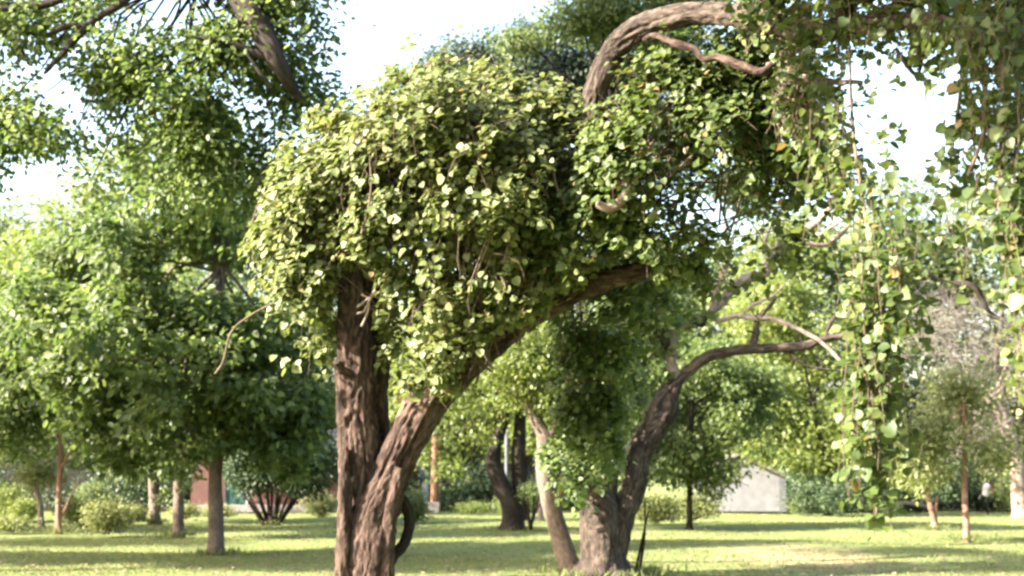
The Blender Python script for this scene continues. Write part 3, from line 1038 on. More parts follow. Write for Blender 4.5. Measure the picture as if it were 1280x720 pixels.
tree('young_tree', 'short grey trunked tree with ivy up its right side', 'tree', 194, gd(652),
     [(194, 630, 0, 6), (194, 600, 0, 5.5), (194, 560, 0, 4.5), (196, 510, 0, 3.5)],
     [(195, 500, 0, 60, 50, 2), (150, 540, .5, 50, 45, 1.6), (200, 575, 0, 34, 26, 1.0), (206, 620, -.3, 9, 30, .4), (170, 560, 0, 40, 30, 1), (190, 430, 0, 80, 60, 2.5), (110, 480, 0, 70, 60, 2.5), (260, 400, 0, 70, 60, 2.5)],
     M_FAR, M_BARK_GREY, nclust=620, per=60, lsize=.17, spread=.3, gap=-.2, r0=.05, nsub=30, seed=5, group='trees at the left of the lawn')
tree('sapling', 'thin pinkish sapling standing alone on the sunny lawn', 'tree', 73, gd(664),
     [(73, 645, 0, 4), (74, 610, 0, 3.6), (76, 560, 0, 3.2), (74, 520, 0, 2.8), (72, 450, 0, 2)],
     [(60, 480, 0, 75, 55, 1.8), (20, 530, -.5, 60, 45, 1.5), (100, 545, .3, 50, 35, 1.4), (70, 410, .5, 70, 60, 1.8), (10, 430, .5, 55, 60, 1.6)],
     M_PECAN, M_REDDISH, nclust=640, per=56, lsize=.155, spread=.21, gap=-.05, r0=.035, nsub=60, seed=6,
     extra=[[(75, 585, 0, 2.2), (84, 573, -.2, 1.8), (92, 555, -.3, 1.2)], [(75, 650, 0, 1.8), (88, 622, 0, 1.5), (100, 600, 0, 1)]])
tree('sapling', 'pale leaning sapling left of the thin pinkish one', 'tree', 52, gd(658),
     [(50, 630, 0, 3.6), (45, 610, 0, 3.3), (42, 585, 0, 2.6), (40, 560, 0, 1.6)],
     [(30, 575, 0, 34, 20, 1.0), (50, 590, 0, 20, 16, .7), (10, 560, 0, 30, 20, 1.0)],
     M_PALE, M_BARK_PALE, nclust=90, per=50, lsize=.13, spread=.2, gap=-.3, r0=.03, nsub=20, seed=7)


def many_stem_bush():
    d = gd(654)
    b = G(340, d)
    rt = root('spreading_bush', b, 'dark domed bush on a fan of many bare stems', 'bush')
    C, Rr, W = blob_arrays([(350, 560, 0, 70, 45, 1.8), (385, 580, 0, 50, 40, 1.5), (320, 575, -.3, 42, 35, 1.3), (345, 520, .3, 60, 40, 1.8), (318, 606, -.6, 26, 14, .8), (372, 608, -.5, 28, 14, .8), (342, 598, -.7, 34, 14, .8), (305, 590, -.3, 22, 18, .8), (395, 600, -.2, 22, 16, .8)], d)
    cc = crown(rt, C, Rr, W, 460, 70, .12, M_DARK, .22, T4, .55, -.5, .8, .4, name='crown')
    for k in range(11):
        a = -1.1 + 2.2 * k / 10 + RNG.normal(0, .07)
        e = P(340 + 62 * math.sin(a) * 1.0, 590 - 28 * math.cos(a), d + RNG.uniform(-.7, .7))
        s = b + np.array([.16 * math.sin(a) * 1.6, RNG.uniform(-.15, .15), -.05])
        m = s * .5 + e * .5 + np.array([.0, 0, -.12 * abs(math.sin(a))])
        g = Geo(); g.tube([s, m, e], [.06 * RNG.uniform(.7, 1.3), .04, .02], sides=7, step=.2)
        g.build('stem', M_BARK_DARK, rt)


many_stem_bush()

# --- centre ------------------------------------------------------------------
tree('forked_tree', 'dark old tree forking low into two black stems', 'tree', 641, gd(661),
     [(641, 640, 0, 15), (634, 622, 0, 12), (624, 600, 0, 10), (617, 575, 0, 10), (622, 550, 0, 8), (632, 520, 0, 6)],
     [(560, 480, 0, 60, 50, 2), (620, 440, 0, 70, 60, 2), (690, 460, .5, 60, 60, 2), (640, 510, .5, 60, 32, 1.4), (570, 545, -.5, 34, 30, 1.2), (548, 572, 4, 26, 20, .8), (610, 380, .5, 70, 50, 2)],
     M_BRIGHT, M_BARK_DARK, nclust=360, per=66, lsize=.14, spread=.32, gap=-.1, r0=.07, nsub=50, seed=11,
     extra=[[(650, 650, .2, 11), (650, 625, .2, 10), (649, 590, .2, 10), (648, 560, .2, 9), (652, 500, .3, 6)],
            [(650, 585, .2, 5), (664, 572, .2, 4.5), (680, 566, .2, 3)], [(600, 560, -.5, 2), (580, 552, -.5, 1.8), (560, 535, -.5, 1.2)]])
tree('straight_tree', 'straight dark trunk standing behind the short white post', 'tree', 597, gd(636),
     [(595, 610, 0, 8), (592, 590, 0, 7), (590, 550, 0, 6)],
     [(570, 560, 0, 42, 26, 1.5), (600, 520, 0, 50, 40, 2), (550, 570, 0, 28, 24, 1.2), (540, 520, 0, 50, 50, 2)],
     M_BRIGHT, M_BARK_DARK, nclust=230, per=56, lsize=.18, spread=.34, gap=-.1, r0=.07, nsub=30, seed=12)
for q, (px, lab) in enumerate([(574, 'pale thin trunk, left of the pair behind the lawn'), (582, 'pale thin trunk, right of the pair beside the dark straight trunk')]):
    tree('crape_myrtle', lab, 'tree', px, gd(635.5),
         [(px, 620, 0, 2.6), (px - 2 + 3 * q, 600, 0, 2.4), (px - 4 + 6 * q, 575, 0, 1.8)],
         [(px - 3 + 6 * q, 572, 0, 20, 12, .8)], M_BRIGHT, M_BARK_PALE, nclust=40, per=40, lsize=.14, spread=.25, gap=-.6, r0=.03, nsub=10, seed=13 + q)
tree('crape_myrtle', 'tall pale pink stem just left of the slim leaning trunk', 'tree', 676, 50,
     [(675, 620, 0, 3), (673, 590, 0, 2.8), (670, 560, 0, 2)],
     [(672, 545, 0, 24, 22, 1)], M_BRIGHT, M_BARK_PALE, nclust=60, per=44, lsize=.14, spread=.25, gap=-.6, r0=.03, nsub=12, seed=16)


def twiggy(name, label, base, d, tips, mat, r, n, cat='shrub', leaves=None):
    b = G(base, d)
    rt = root(name, b, label, cat)
    for k, (tx, ty) in enumerate(tips):
        e = P(tx, ty, d + RNG.uniform(-.3, .3))
        g = Geo()
        m = b * .5 + e * .5 + RNG.normal(0, .06, 3)
        g.tube([b + RNG.normal(0, .03, 3) * [1, 1, 0], m, e], [r, r * .75, r * .35], sides=6, step=.15)
        g.build('stem', mat, rt)
    return rt


rt = twiggy('stump_shoots', 'cluster of short brown shoots beside the dark forked trunk', 663, gd(662), [(650, 620), (658, 612), (668, 606), (676, 614), (684, 622)], M_BARK_DARK, .05, 5)
C, Rr, W = blob_arrays([(665, 612, 0, 18, 12, .4)], gd(662))
crown(rt, C, Rr, W, 24, 20, .09, M_FAR, .12, T4, .6, -.6, name='foliage')
rt = twiggy('bare_stalk', 'thin dark stalk standing right of the thick old trunk', 797, 23.2, [(806, 625), (812, 632)], M_BARK_DARK, .028, 1)
C, Rr, W = blob_arrays([(808, 628, 0, 9, 8, .15)], 23.2)
crown(rt, C, Rr, W, 8, 12, .06, M_PALE, .06, T4, .6, -.9, name='foliage')

# slim leaning tree
d = 23.2
b = G(715, d)
rt = root('leaning_tree', b, 'slim pale barked tree leaning left beside the thick old trunk', 'tree')
g = Geo(); p_, r_ = px_path([(715, 716, d, 13), (706, 690, d, 12.5), (694, 650, d, 12), (686, 620, d, 11.5), (681, 585, d, 10.5), (681, 552, d, 9.5), (678, 540, d, 8), (668, 522, d, 6.5), (659, 502, d, 5), (654, 490, d, 3.5)])
g.tube(p_, r_, sides=36, step=.05, rough=.006, seed=21, flare=.2); g.build('trunk', M_BARK_GREY, rt)
for sp in ([(681, 552, d, 7), (690, 540, d, 6), (697, 528, d, 5), (704, 512, d, 3)], [(692, 632, d, 6.5), (700, 618, d - .1, 5), (708, 600, d - .2, 4), (716, 580, d - .3, 3)], [(659, 502, d, 3), (640, 490, d, 2), (620, 488, d, 1.4)]):
    g = Geo(); p_, r_ = px_path(sp); g.tube(p_, r_, sides=16, step=.05, rough=.004, seed=22); g.build('branch', M_BARK_GREY, rt)
C, Rr, W = blob_arrays([(660, 450, 0, 50, 40, 1.0), (700, 490, 0, 40, 45, .9), (640, 480, .3, 40, 24, .8), (700, 420, .3, 45, 40, 1), (715, 560, 0, 18, 30, .4)], d)
cc = crown(rt, C, Rr, W, 250, 62, .075, M_BRIGHT, .17, T6, .5, -.1, 1.3, .5, name='crown')
limbs(rt, [p_[0], P(659, 502, d)], C, Rr, W, cc, M_BARK_GREY, .03, 40)

# thick old tree at the middle right
d = 22.6
b = G(755, d)
rt = root('old_tree', b, 'thick gnarled tree with a broad furrowed trunk and bare crooked limbs', 'tree')
g = Geo()
p_, r_ = px_path([(755, 718, d, 30), (754, 690, d, 28), (752, 650, d, 27), (748, 630, d, 25), (738, 612, d, 16), (731, 595, d, 12), (728, 570, d, 9), (722, 540, d, 7)])
g.tube(p_, r_, sides=72, step=.035, rough=.022, seed=31, flare=.3)
p_, r_ = px_path([(760, 700, d + .05, 20), (770, 660, d, 19), (784, 630, d, 16), (794, 604, d, 14), (798, 580, d, 13), (806, 556, d, 14), (822, 530, d, 14), (834, 512, d, 12), (838, 492, d, 10), (850, 470, d, 9)])
g.tube(p_, r_, sides=56, step=.035, rough=.018, seed=32)
g.build('trunk', M_BARK_OLD, rt)
for k, sp in enumerate([
    [(805, 560, d, 9), (812, 530, d - .1, 9), (822, 505, d - .1, 8), (833, 486, d, 6)],
    [(850, 474, d, 9), (866, 462, d, 9), (885, 448, d - .1, 8), (905, 438, d - .2, 8), (940, 438, d - .3, 7.5), (975, 437, d - .4, 7), (1005, 434, d - .5, 6.5), (1030, 424, d - .6, 5.5), (1062, 416, d - .7, 4)],
    [(848, 478, d, 9), (845, 455, d, 8.5), (840, 430, d, 7.5), (846, 412, d + .1, 6.5), (865, 403, d + .1, 6), (885, 396, d + .1, 6), (897, 378, d, 7), (915, 360, d, 7.5), (935, 350, d, 7.5), (955, 340, d, 6), (966, 325, d, 6), (975, 308, d, 5.5), (990, 296, d, 5.5), (1010, 284, d - .1, 5.5), (1025, 272, d - .2, 5), (1040, 258, d - .3, 4)],
    [(968, 318, d, 4), (985, 309, d, 3.8), (1005, 306, d - .1, 3.6), (1030, 303, d - .2, 3.2), (1045, 296, d - .3, 3), (1058, 284, d - .3, 2.2)],
    [(892, 388, d, 6), (897, 368, d - .1, 5.5), (902, 345, d - .2, 5), (908, 320, d - .2, 4.5), (910, 295, d - .2, 3), (905, 270, d - .2, 2)],
    [(896, 402, d - .2, 3), (925, 397, d - .3, 4), (948, 395, d - .4, 4), (970, 402, d - .5, 3.6), (1000, 414, d - .6, 3), (1030, 428, d - .7, 2.4), (1055, 452, d - .8, 1.8)],
    [(940, 436, d - .3, 6), (943, 418, d - .3, 5.5), (945, 402, d - .35, 4.5), (962, 388, d - .4, 3.5), (972, 368, d - .4, 2.5)],
    [(955, 338, d, 3.5), (962, 318, d - .1, 3), (958, 298, d - .2, 2.4), (966, 276, d - .2, 1.6)],
    [(1008, 286, d - .1, 3), (1020, 290, d - .3, 2.4), (1040, 284, d - .4, 2), (1062, 270, d - .4, 1.2)],
    [(925, 397, d - .3, 2.6), (940, 380, d - .4, 2.2), (962, 372, d - .4, 1.8), (980, 355, d - .4, 1.1)],
    [(985, 436, d - .4, 2.6), (1000, 452, d - .5, 2), (1030, 460, d - .6, 1.4), (1075, 462, d - .7, .9)],
    [(865, 404, d + .1, 3), (850, 392, d - .1, 2.6), (830, 388, d - .2, 2), (815, 372, d - .2, 1.2)],
    [(1032, 424, d - .6, 3.5), (1040, 405, d - .6, 3), (1048, 388, d - .6, 2)],
    [(835, 438, d, 5), (826, 425, d - .1, 4.5), (820, 412, d - .2, 3.5)],
    [(728, 590, d, 5), (718, 560, d - .2, 4), (722, 520, d - .3, 2.6)],
]):
    sp = [(a_ + (RNG.normal(0, 2.2) if q_ else 0), b_ + (RNG.normal(0, 2.2) if q_ else 0), c_, w_ * .84) for q_, (a_, b_, c_, w_) in enumerate(sp)]
    g = Geo(); p_, r_ = px_path(sp)
    g.tube(p_, r_, sides=22, step=.035, rough=.012, seed=40 + k)
    for q_ in range(3):      # short dead spurs
        i_ = RNG.integers(1, len(p_)); v_ = rand_unit(1)[0] * RNG.uniform(.12, .4); v_[2] = abs(v_[2])
        g.tube([p_[i_], p_[i_] + v_ * .5 + RNG.normal(0, .03, 3), p_[i_] + v_], [r_[i_] * .4, r_[i_] * .3, .004], sides=6, step=.06)
    g.build('branch', M_DEAD if k in (2, 3, 4, 5, 7, 8, 9) else M_BARK_OLD, rt)
C, Rr, W = blob_arrays([(800, 400, 1.4, 60, 50, .7), (850, 340, 1.8, 44, 44, .7), (920, 240, 1.8, 50, 40, .7), (780, 470, 1.2, 40, 50, .6), (740, 430, 1.2, 50, 50, .7), (990, 205, 1.6, 34, 30, .5), (800, 350, -.5, 30, 24, .4), (840, 390, -.6, 18, 14, .3)], d)
cc = crown(rt, C, Rr, W, 420, 66, .08, M_PECAN, .17, T6, .5, -.02, 1.3, .5, name='crown')
limbs(rt, [P(848, 478, d), P(885, 396, d)], C, Rr, W, cc, M_BARK_DARK, .03, 60)

# drooping dark tree right of it
tree('drooping_tree', 'leafy mid green tree with drooping boughs before the white shed', 'tree', 862, 42,
     [(862, 610, 0, 3.4), (862, 560, 0, 3.4), (865, 500, 0, 3)],
     [(870, 470, 0, 70, 50, 2.0), (910, 540, -.3, 62, 50, 1.8), (850, 570, 0, 55, 42, 1.6), (930, 490, .3, 50, 50, 1.6), (820, 520, .3, 50, 50, 1.6), (890, 595, 0, 40, 24, 1.2), (800, 590, .5, 30, 30, 1), (945, 560, -.5, 36, 22, 1.0)],
     M_PECAN, M_BARK_DARK, nclust=760, per=60, lsize=.15, spread=.24, gap=-.02, gap_scale=.9, r0=.06, nsub=80, droop=1.3, seed=17, shell=.6)

# tall dark tree behind the mound of vine
tree('tall_dark_tree', 'tall dark blue green tree topping the vine mound against the sky', 'tree', 752, 30,
     [(752, 600, 0, 11), (745, 480, 0, 10), (715, 300, 0, 9), (690, 160, 0, 7)],
     [(575, 85, 0, 55, 32, 1.4), (650, 90, 0, 75, 55, 1.8), (720, 90, 0, 75, 60, 1.8), (600, 130, 0, 70, 50, 1.6), (780, 110, .3, 60, 60, 1.6), (660, 170, 0, 90, 50, 1.6), (820, 180, .5, 60, 60, 1.6), (540, 105, 0, 35, 24, 1)],
     M_BLUE, M_BARK_DARK, nclust=760, per=80, lsize=.11, spread=.22, gap=-.35, r0=.09, nsub=60, droop=1.0, seed=18)
tree('sunlit_tree', 'tall sunlit tree top above the arching limb', 'tree', 762, 26,
     [(762, 600, 0, 10), (762, 480, 0, 9), (765, 300, 0, 9), (770, 120, 0, 6)],
     [(770, 22, 0, 56, 28, 1.2), (820, 60, .3, 50, 50, 1.2), (750, -14, 0, 60, 30, 1.2), (850, 0, 0, 60, 50, 1.2), (715, 25, 0, 36, 18, .8), (650, 50, 0, 26, 10, .5)],
     M_FAR, M_BARK_DARK, nclust=330, per=66, lsize=.085, spread=.2, gap=-.1, r0=.06, nsub=60, droop=.6, seed=19, tmpl=T6)

# --- right group -------------------------------------------------------------
tree('sapling', 'young yellow green tree on a thin reddish trunk at the right', 'tree', 1208, gd(674),
     [(1208, 655, 0, 4), (1206, 625, 0, 3.8), (1206, 590, 0, 3.4), (1206, 550, 0, 2.6), (1204, 500, 0, 2)],
     [(1190, 540, 0, 50, 40, 1.2), (1230, 560, 0, 40, 34, 1.1), (1150, 560, -.2, 42, 38, 1.1), (1200, 490, .2, 50, 34, 1.2), (1160, 590, 0, 40, 18, .8)],
     M_PALE, M_REDDISH, nclust=300, per=44, lsize=.13, spread=.24, gap=.0, gap_scale=1.4, shell=.7, r0=.03, nsub=70, seed=23)
tree('sapling', 'small two stemmed sapling with pink bark leaning left', 'tree', 1170, gd(660),
     [(1165, 640, 0, 3), (1160, 620, 0, 2.8), (1157, 605, 0, 2.4)],
     [(1150, 585, 0, 36, 22, 1), (1120, 560, .5, 36, 36, 1.2)],
     M_BRIGHT, M_REDDISH, nclust=150, per=50, lsize=.12, spread=.22, gap=-.2, r0=.025, nsub=24, seed=24,
     extra=[[(1170, 657, 0, 1.8), (1170, 640, 0, 1.8), (1171, 620, 0, 1.4)]])
PALE = tree('pale_tree', 'stout pale pink trunk at the right edge, topped by a tangle of bare twigs', 'tree', 1277, gd(648),
     [(1275, 630, 0, 9.5), (1272, 600, 0, 8.5), (1270, 575, 0, 8), (1262, 540, 0, 6), (1240, 490, 0, 4)],
     [(1290, 480, 0, 60, 50, 2), (1320, 400, 0, 70, 70, 2), (1260, 580, -.4, 16, 12, .5)],
     M_PALE, M_BARK_PALE, nclust=170, per=50, lsize=.16, spread=.3, gap=0, r0=.06, nsub=60, seed=25,
     extra=[[(1262, 540, 0, 4), (1235, 500, -.2, 3), (1200, 470, -.4, 2)], [(1268, 570, 0, 3.6), (1230, 555, -.3, 2.6), (1205, 535, -.4, 1.8), (1185, 510, -.5, 1)]])


def brush(px, py, rx, ry, d, n, mat, rt):
    """tangle of dead twigs carried by limbs that leave the pale trunk"""
    g = Geo()
    for k in range(7):
        e = P(px + RNG.uniform(-.8, .8) * rx, py + RNG.uniform(-.9, .5) * ry, d + RNG.uniform(-1, 1))
        st = P(1268, 560 - 18 * RNG.random(), 50.8)
        m = st * .5 + e * .5 + RNG.normal(0, .25, 3)
        g2 = Geo(); g2.tube([st, m, e], [.06, .04, .018], sides=6, step=.3); g2.build('branch', mat, rt)
    for k in range(n):
        c = P(px + RNG.normal(0, .5) * rx, py + RNG.normal(0, .5) * ry, d + RNG.normal(0, .8))
        v = unit(np.array([RNG.normal(0, .8), RNG.normal(0, .5), RNG.normal(.15, .6)])) * RNG.uniform(.25, .95)
        g.tube([c, c + v * .5 + RNG.normal(0, .05, 3), c + v], [.018, .012, .005], sides=3, step=.4)
    g.build('twigs', mat, rt, kind='stuff')


brush(1230, 440, 80, 74, 50, 620, M_GREYTWIG, PALE)
brush(1235, 545, 45, 36, 50, 380, M_GREYTWIG, PALE)
brush(1170, 400, 35, 40, 50.5, 260, M_GREYTWIG, PALE)

THICK = ['dark thicket at the far left end, behind the round bright shrub', 'dark thicket behind the thin pinkish sapling', 'dark thicket behind the wispy grass clump', 'dark thicket left of the straight grey trunk behind',
         'small dark thicket against the left wall of the brick house', 'dark thicket just left of the two stemmed tree, before the house end', 'dark thicket hidden behind the big leaning stem', 'dark thicket right of the orange pole',
         'dark thicket left of the dark forked trunk', 'dark thicket between the slim leaning tree and the thick old trunk', 'dark thicket right of the dark rounded shrub', 'dark thicket behind the tip of the trailing vine',
         'dark thicket behind the two stemmed pink sapling', 'dark thicket behind the reddish trunked young tree', 'dark thicket left of the stout pale trunk', 'narrow dark thicket hugging the right corner of the white shed']
# dark undergrowth against the fences
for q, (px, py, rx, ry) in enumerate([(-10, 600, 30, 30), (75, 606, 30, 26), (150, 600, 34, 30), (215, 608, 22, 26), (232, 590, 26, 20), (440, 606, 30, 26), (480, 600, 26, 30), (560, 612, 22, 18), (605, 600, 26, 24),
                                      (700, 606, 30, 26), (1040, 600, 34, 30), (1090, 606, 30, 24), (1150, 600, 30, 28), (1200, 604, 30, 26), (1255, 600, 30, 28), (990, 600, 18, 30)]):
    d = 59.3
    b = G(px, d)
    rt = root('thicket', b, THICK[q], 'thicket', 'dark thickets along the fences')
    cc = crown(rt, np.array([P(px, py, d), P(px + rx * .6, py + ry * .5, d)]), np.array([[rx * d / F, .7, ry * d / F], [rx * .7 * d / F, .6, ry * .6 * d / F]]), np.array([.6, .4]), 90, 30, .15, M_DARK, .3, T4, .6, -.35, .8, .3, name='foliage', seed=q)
    g = Geo()
    for k in range(7):
        e = cc[RNG.integers(len(cc))]
        g.tube([b + RNG.normal(0, .15, 3) * [1, 1, 0], (b + e) / 2 + RNG.normal(0, .1, 3), e], [.035, .02, .008], sides=4, step=.4)
    g.build('stems', M_BARK_DARK, rt, kind='stuff')

# fallen leaves and weeds on the lawn
n = 7500
y = 1 / (1 / 20.0 + RNG.random(n) * (1 / 58 - 1 / 20.0)); x = RNG.uniform(-1, 1, n) * y * .38
pos = np.stack([x, y, 0.07 * vnoise(np.stack([x * .16, y * .22, x * 0], -1), 3) - .02], -1)
lv = leaf_object('fallen_leaves', pos, frames(rand_unit(n) * .5 + np.array([0, 0, 1.]), rand_unit(n)), RNG.uniform(.05, .10, n), T4, M_DRY, None)
tag(lv, 'scattered dry leaves lying on the lawn', 'fallen leaves', None, 'stuff')
P0, S0 = [], []
for px, d in [(270, gd(692)), (223, gd(669)), (194, gd(652)), (73, gd(664)), (340, gd(654)), (641, gd(661)), (715, 23.2), (755, 22.6), (455, 12), (1208, gd(674)), (1170, gd(660)), (1277, gd(648)), (543, gd(641)), (797, 23.2)]:
    c = G(px, d)
    a = RNG.uniform(0, 6.28, 260); r = .12 + np.abs(RNG.normal(0, .28, 260)) + (.3 if px in (755, 455) else 0)
    P0.append(np.stack([c[0] + np.cos(a) * r, c[1] + np.sin(a) * r, np.full(260, -.03)], -1)); S0.append(RNG.uniform(.08, .2, 260))
P0, S0 = np.concatenate(P0), np.concatenate(S0)
tp = rand_unit(len(P0)) * .35 + np.array([0, 0, 1.])
gt = leaf_object('grass_tufts', P0, frames(rand_unit(len(P0)) + np.array([0, -.3, .1]), tp), S0, (LEAF_OVAL * np.array([.25, 1, 1]), LEAF_OVAL_F), bpy.data.materials['grass_blade'], None)
tag(gt, 'longer grass tufts left unmown around the tree bases', 'grass', None, 'stuff')

tree('bright_tree', 'bright leafy tree hanging over the white shed roof', 'tree', 1035, 54,
     [(1035, 600, 0, 5), (1030, 560, 0, 4.5), (1015, 500, 0, 4)],
     [(980, 572, 0, 34, 15, 1.4), (945, 565, 0, 30, 16, 1.4), (1030, 520, 0, 60, 44, 2), (960, 500, .5, 50, 44, 2), (1040, 440, 0, 60, 60, 2), (980, 400, .5, 60, 60, 2), (1030, 570, 0, 40, 24, 1.5)],
     M_BRIGHT, M_BARK_DARK, nclust=420, per=56, lsize=.2, spread=.36, gap=-.1, gap_scale=.6, r0=.08, nsub=50, seed=41)

# ================================================================== NEAR TREES
# the two stemmed tree with the arching limb
D = 12.0
b = G(455, D)
gn = root('gnarled_tree', b, 'big rough barked tree of two stems whose limb arches overhead', 'tree')
g = Geo()
# left stem
p_, r_ = px_path([(454, 850, D, 36), (455, 780, D, 34), (454, 720, D - .02, 31), (454, 660, D, 29), (452, 600, D, 26.5), (449, 550, D, 24.5), (447, 500, D, 23.5), (446, 450, D, 23.5), (446, 400, D, 23), (447, 350, D, 21), (455, 300, D + .1, 17), (470, 250, D + .2, 12), (480, 205, D + .3, 8)])
g.tube(p_, r_, sides=120, step=.013, rough=.017, seed=51, flare=.4)
# right leaning stem
p_, r_ = px_path([(452, 850, D - .06, 34), (455, 760, D - .1, 32), (459, 700, D - .12, 31), (466, 650, D - .1, 29), (486, 600, D - .06, 25), (503, 560, D - .04, 23), (524, 520, D - .03, 23), (548, 485, D, 23), (582, 448, D, 24), (618, 420, D, 23), (652, 398, D, 18), (690, 380, D - .1, 14), (730, 360, D - .2, 12.5), (770, 346, D - .3, 11), (815, 338, D - .4, 8), (872, 335, D - .5, 5)])
g.tube(p_, r_, sides=120, step=.013, rough=.017, seed=52)
# second stem behind the left one
p_, r_ = px_path([(470, 720, D + .2, 22), (470, 640, D + .22, 22), (468, 560, D + .22, 20), (466, 500, D + .2, 18), (470, 440, D + .2, 16), (462, 380, D + .15, 15), (462, 330, D + .2, 13)])
g.tube(p_, r_, sides=60, step=.03, rough=.012, seed=53)
# swollen ridges and a dead hollow's lips at the fork
for q, sp in enumerate([[(462, 610, D - .1, 5), (456, 650, D - .22, 8), (452, 690, D - .26, 9), (447, 760, D - .26, 12)], [(476, 640, D - .2, 6), (471, 680, D - .27, 8), (462, 730, D - .27, 10), (458, 790, D - .27, 12)],
                        [(430, 560, D - .2, 5), (432, 620, D - .26, 8), (430, 700, D - .27, 9), (424, 800, D - .3, 14)], [(500, 585, D - .22, 6), (488, 640, D - .24, 8), (482, 700, D - .24, 9), (486, 800, D - .25, 14)]]):
    p_, r_ = px_path(sp); g.tube(p_, r_, sides=40, step=.016, rough=.010, seed=90 + q)
# broken stubs
for q, sp in enumerate([[(440, 470, D - .1, 6), (428, 462, D - .25, 5), (420, 452, D - .34, 4)], [(548, 470, D - .1, 7), (540, 450, D - .24, 5), (536, 436, D - .3, 4)], [(700, 372, D - .15, 5), (706, 356, D - .3, 4), (700, 342, D - .4, 3)]]):
    p_, r_ = px_path(sp); g.tube(p_, r_, sides=20, step=.02, rough=.006, seed=98 + q, capr=.1)
g.build('trunk', M_BARK, gn)
arch_spec = [(612, 432, D, 17), (632, 398, D, 16), (650, 350, D, 15), (668, 300, D, 14), (700, 250, D - .1, 14), (728, 200, D - .2, 13.5), (738, 160, D - .3, 13.5), (742, 125, D - .4, 14), (752, 92, D - .5, 15.5), (770, 60, D - .6, 16), (795, 38, D - .8, 15.5), (830, 24, D - 1.0, 14.5), (870, 17, D - 1.2, 13.5), (910, 18, D - 1.4, 14), (950, 26, D - 1.7, 15), (1000, 36, D - 2.1, 15), (1050, 36, D - 2.5, 14), (1100, 30, D - 3.0, 12), (1160, 28, D - 3.5, 11), (1220, 36, D - 4.1, 10), (1300, 34, D - 4.8, 9), (1380, 20, D - 5.2, 7)]
g = Geo(); p_, r_ = px_path(arch_spec)
g.tube(p_, r_, sides=84, step=.016, rough=.012, seed=54)
g.build('arching_limb', M_BARK_OLD, gn)
others = [
    ([(488, 612, D + .1, 5), (503, 625, D + .12, 6.5), (511, 642, D + .14, 6.5), (512, 660, D + .14, 6.5), (506, 678, D + .12, 6.5), (495, 693, D + .1, 6.5), (484, 707, D + .05, 6.5), (470, 716, D, 6)], M_BARK_DARK, 'curved_shoot'),
    ([(800, 50, D - .8, 3), (820, 44, D - 1.1, 4), (845, 54, D - 1.3, 4.5), (868, 61, D - 1.4, 4), (880, 74, D - 1.45, 4), (898, 72, D - 1.5, 5), (925, 82, D - 1.6, 5.5), (952, 90, D - 1.7, 5.5), (965, 80, D - 1.8, 5), (985, 66, D - 1.9, 5.5), (1000, 55, D - 2.0, 5.5), (1020, 38, D - 2.1, 6)], M_BARK, 'branch'),
    ([(960, 84, D - 1.7, 5), (982, 84, D - 1.8, 5), (1000, 94, D - 1.9, 4.5), (1022, 101, D - 2, 4.2), (1050, 103, D - 2.1, 3.6), (1078, 102, D - 2.2, 2.4)], M_DEAD, 'branch'),
    ([(800, 215, D - 1.2, 2.5), (793, 225, D - 1.2, 3.6), (784, 240, D - 1.2, 5), (775, 252, D - 1.2, 6), (762, 260, D - 1.2, 6.5), (747, 254, D - 1.2, 5)], M_DEAD, 'branch'),
    ([(774, 188, D - 1.1, 2.5), (778, 210, D - 1.15, 3.6), (783, 228, D - 1.2, 4.2), (782, 242, D - 1.2, 4.2)], M_DEAD, 'branch'),
    ([(1060, 32, D - 2.6, 8), (1090, 24, D - 2.9, 6), (1112, 12, D - 3.1, 5), (1138, -12, D - 3.3, 4)], M_BARK, 'branch'),
    ([(930, 24, D - 1.6, 9), (950, 5, D - 1.7, 8), (975, -20, D - 1.7, 7)], M_BARK, 'branch'),
    ([(1200, 30, D - 4, 6), (1206, -10, D - 4, 5), (1190, -50, D - 4, 5)], M_BARK_DARK, 'branch'),
    ([(1215, 40, D - 4.1, 5), (1245, 70, D - 4.3, 4.5), (1275, 85, D - 4.6, 4), (1310, 120, D - 4.7, 3)], M_BARK_DARK, 'branch'),
    ([(1140, 30, D - 3.4, 5), (1150, 60, D - 3.5, 4), (1146, 95, D - 3.6, 2.6), (1120, 60, D - 3.6, 2)], M_BARK_DARK, 'branch'),
    ([(1148, 336, D - 3.2, 2.4), (1178, 350, D - 3.2, 3), (1215, 358, D - 3.3, 3), (1228, 374, D - 3.3, 2.4), (1236, 390, D - 3.3, 1.8), (1252, 398, D - 3.3, 1.2)], M_BARK_DARK, 'branch'),
]
for k, (sp, mt, nm) in enumerate(others):
    g = Geo(); p_, r_ = px_path(sp)
    g.tube(p_, r_, sides=26, step=.02, rough=.009, seed=60 + k)
    g.build(nm, mt, gn)
# cut snag twigs before the left stem
g = Geo()
for a in ([(470, 362), (462, 372), (447, 384)], [(463, 372), (455, 390), (447, 392)], [(462, 374), (460, 390), (452, 408)], [(452, 368), (463, 374), (470, 364)]):
    p_, r_ = px_path([(x, y, D - .42, 1.8) for x, y in a]); g.tube(p_, r_, sides=6, step=.05)
g.build('snag', M_DEAD, gn)


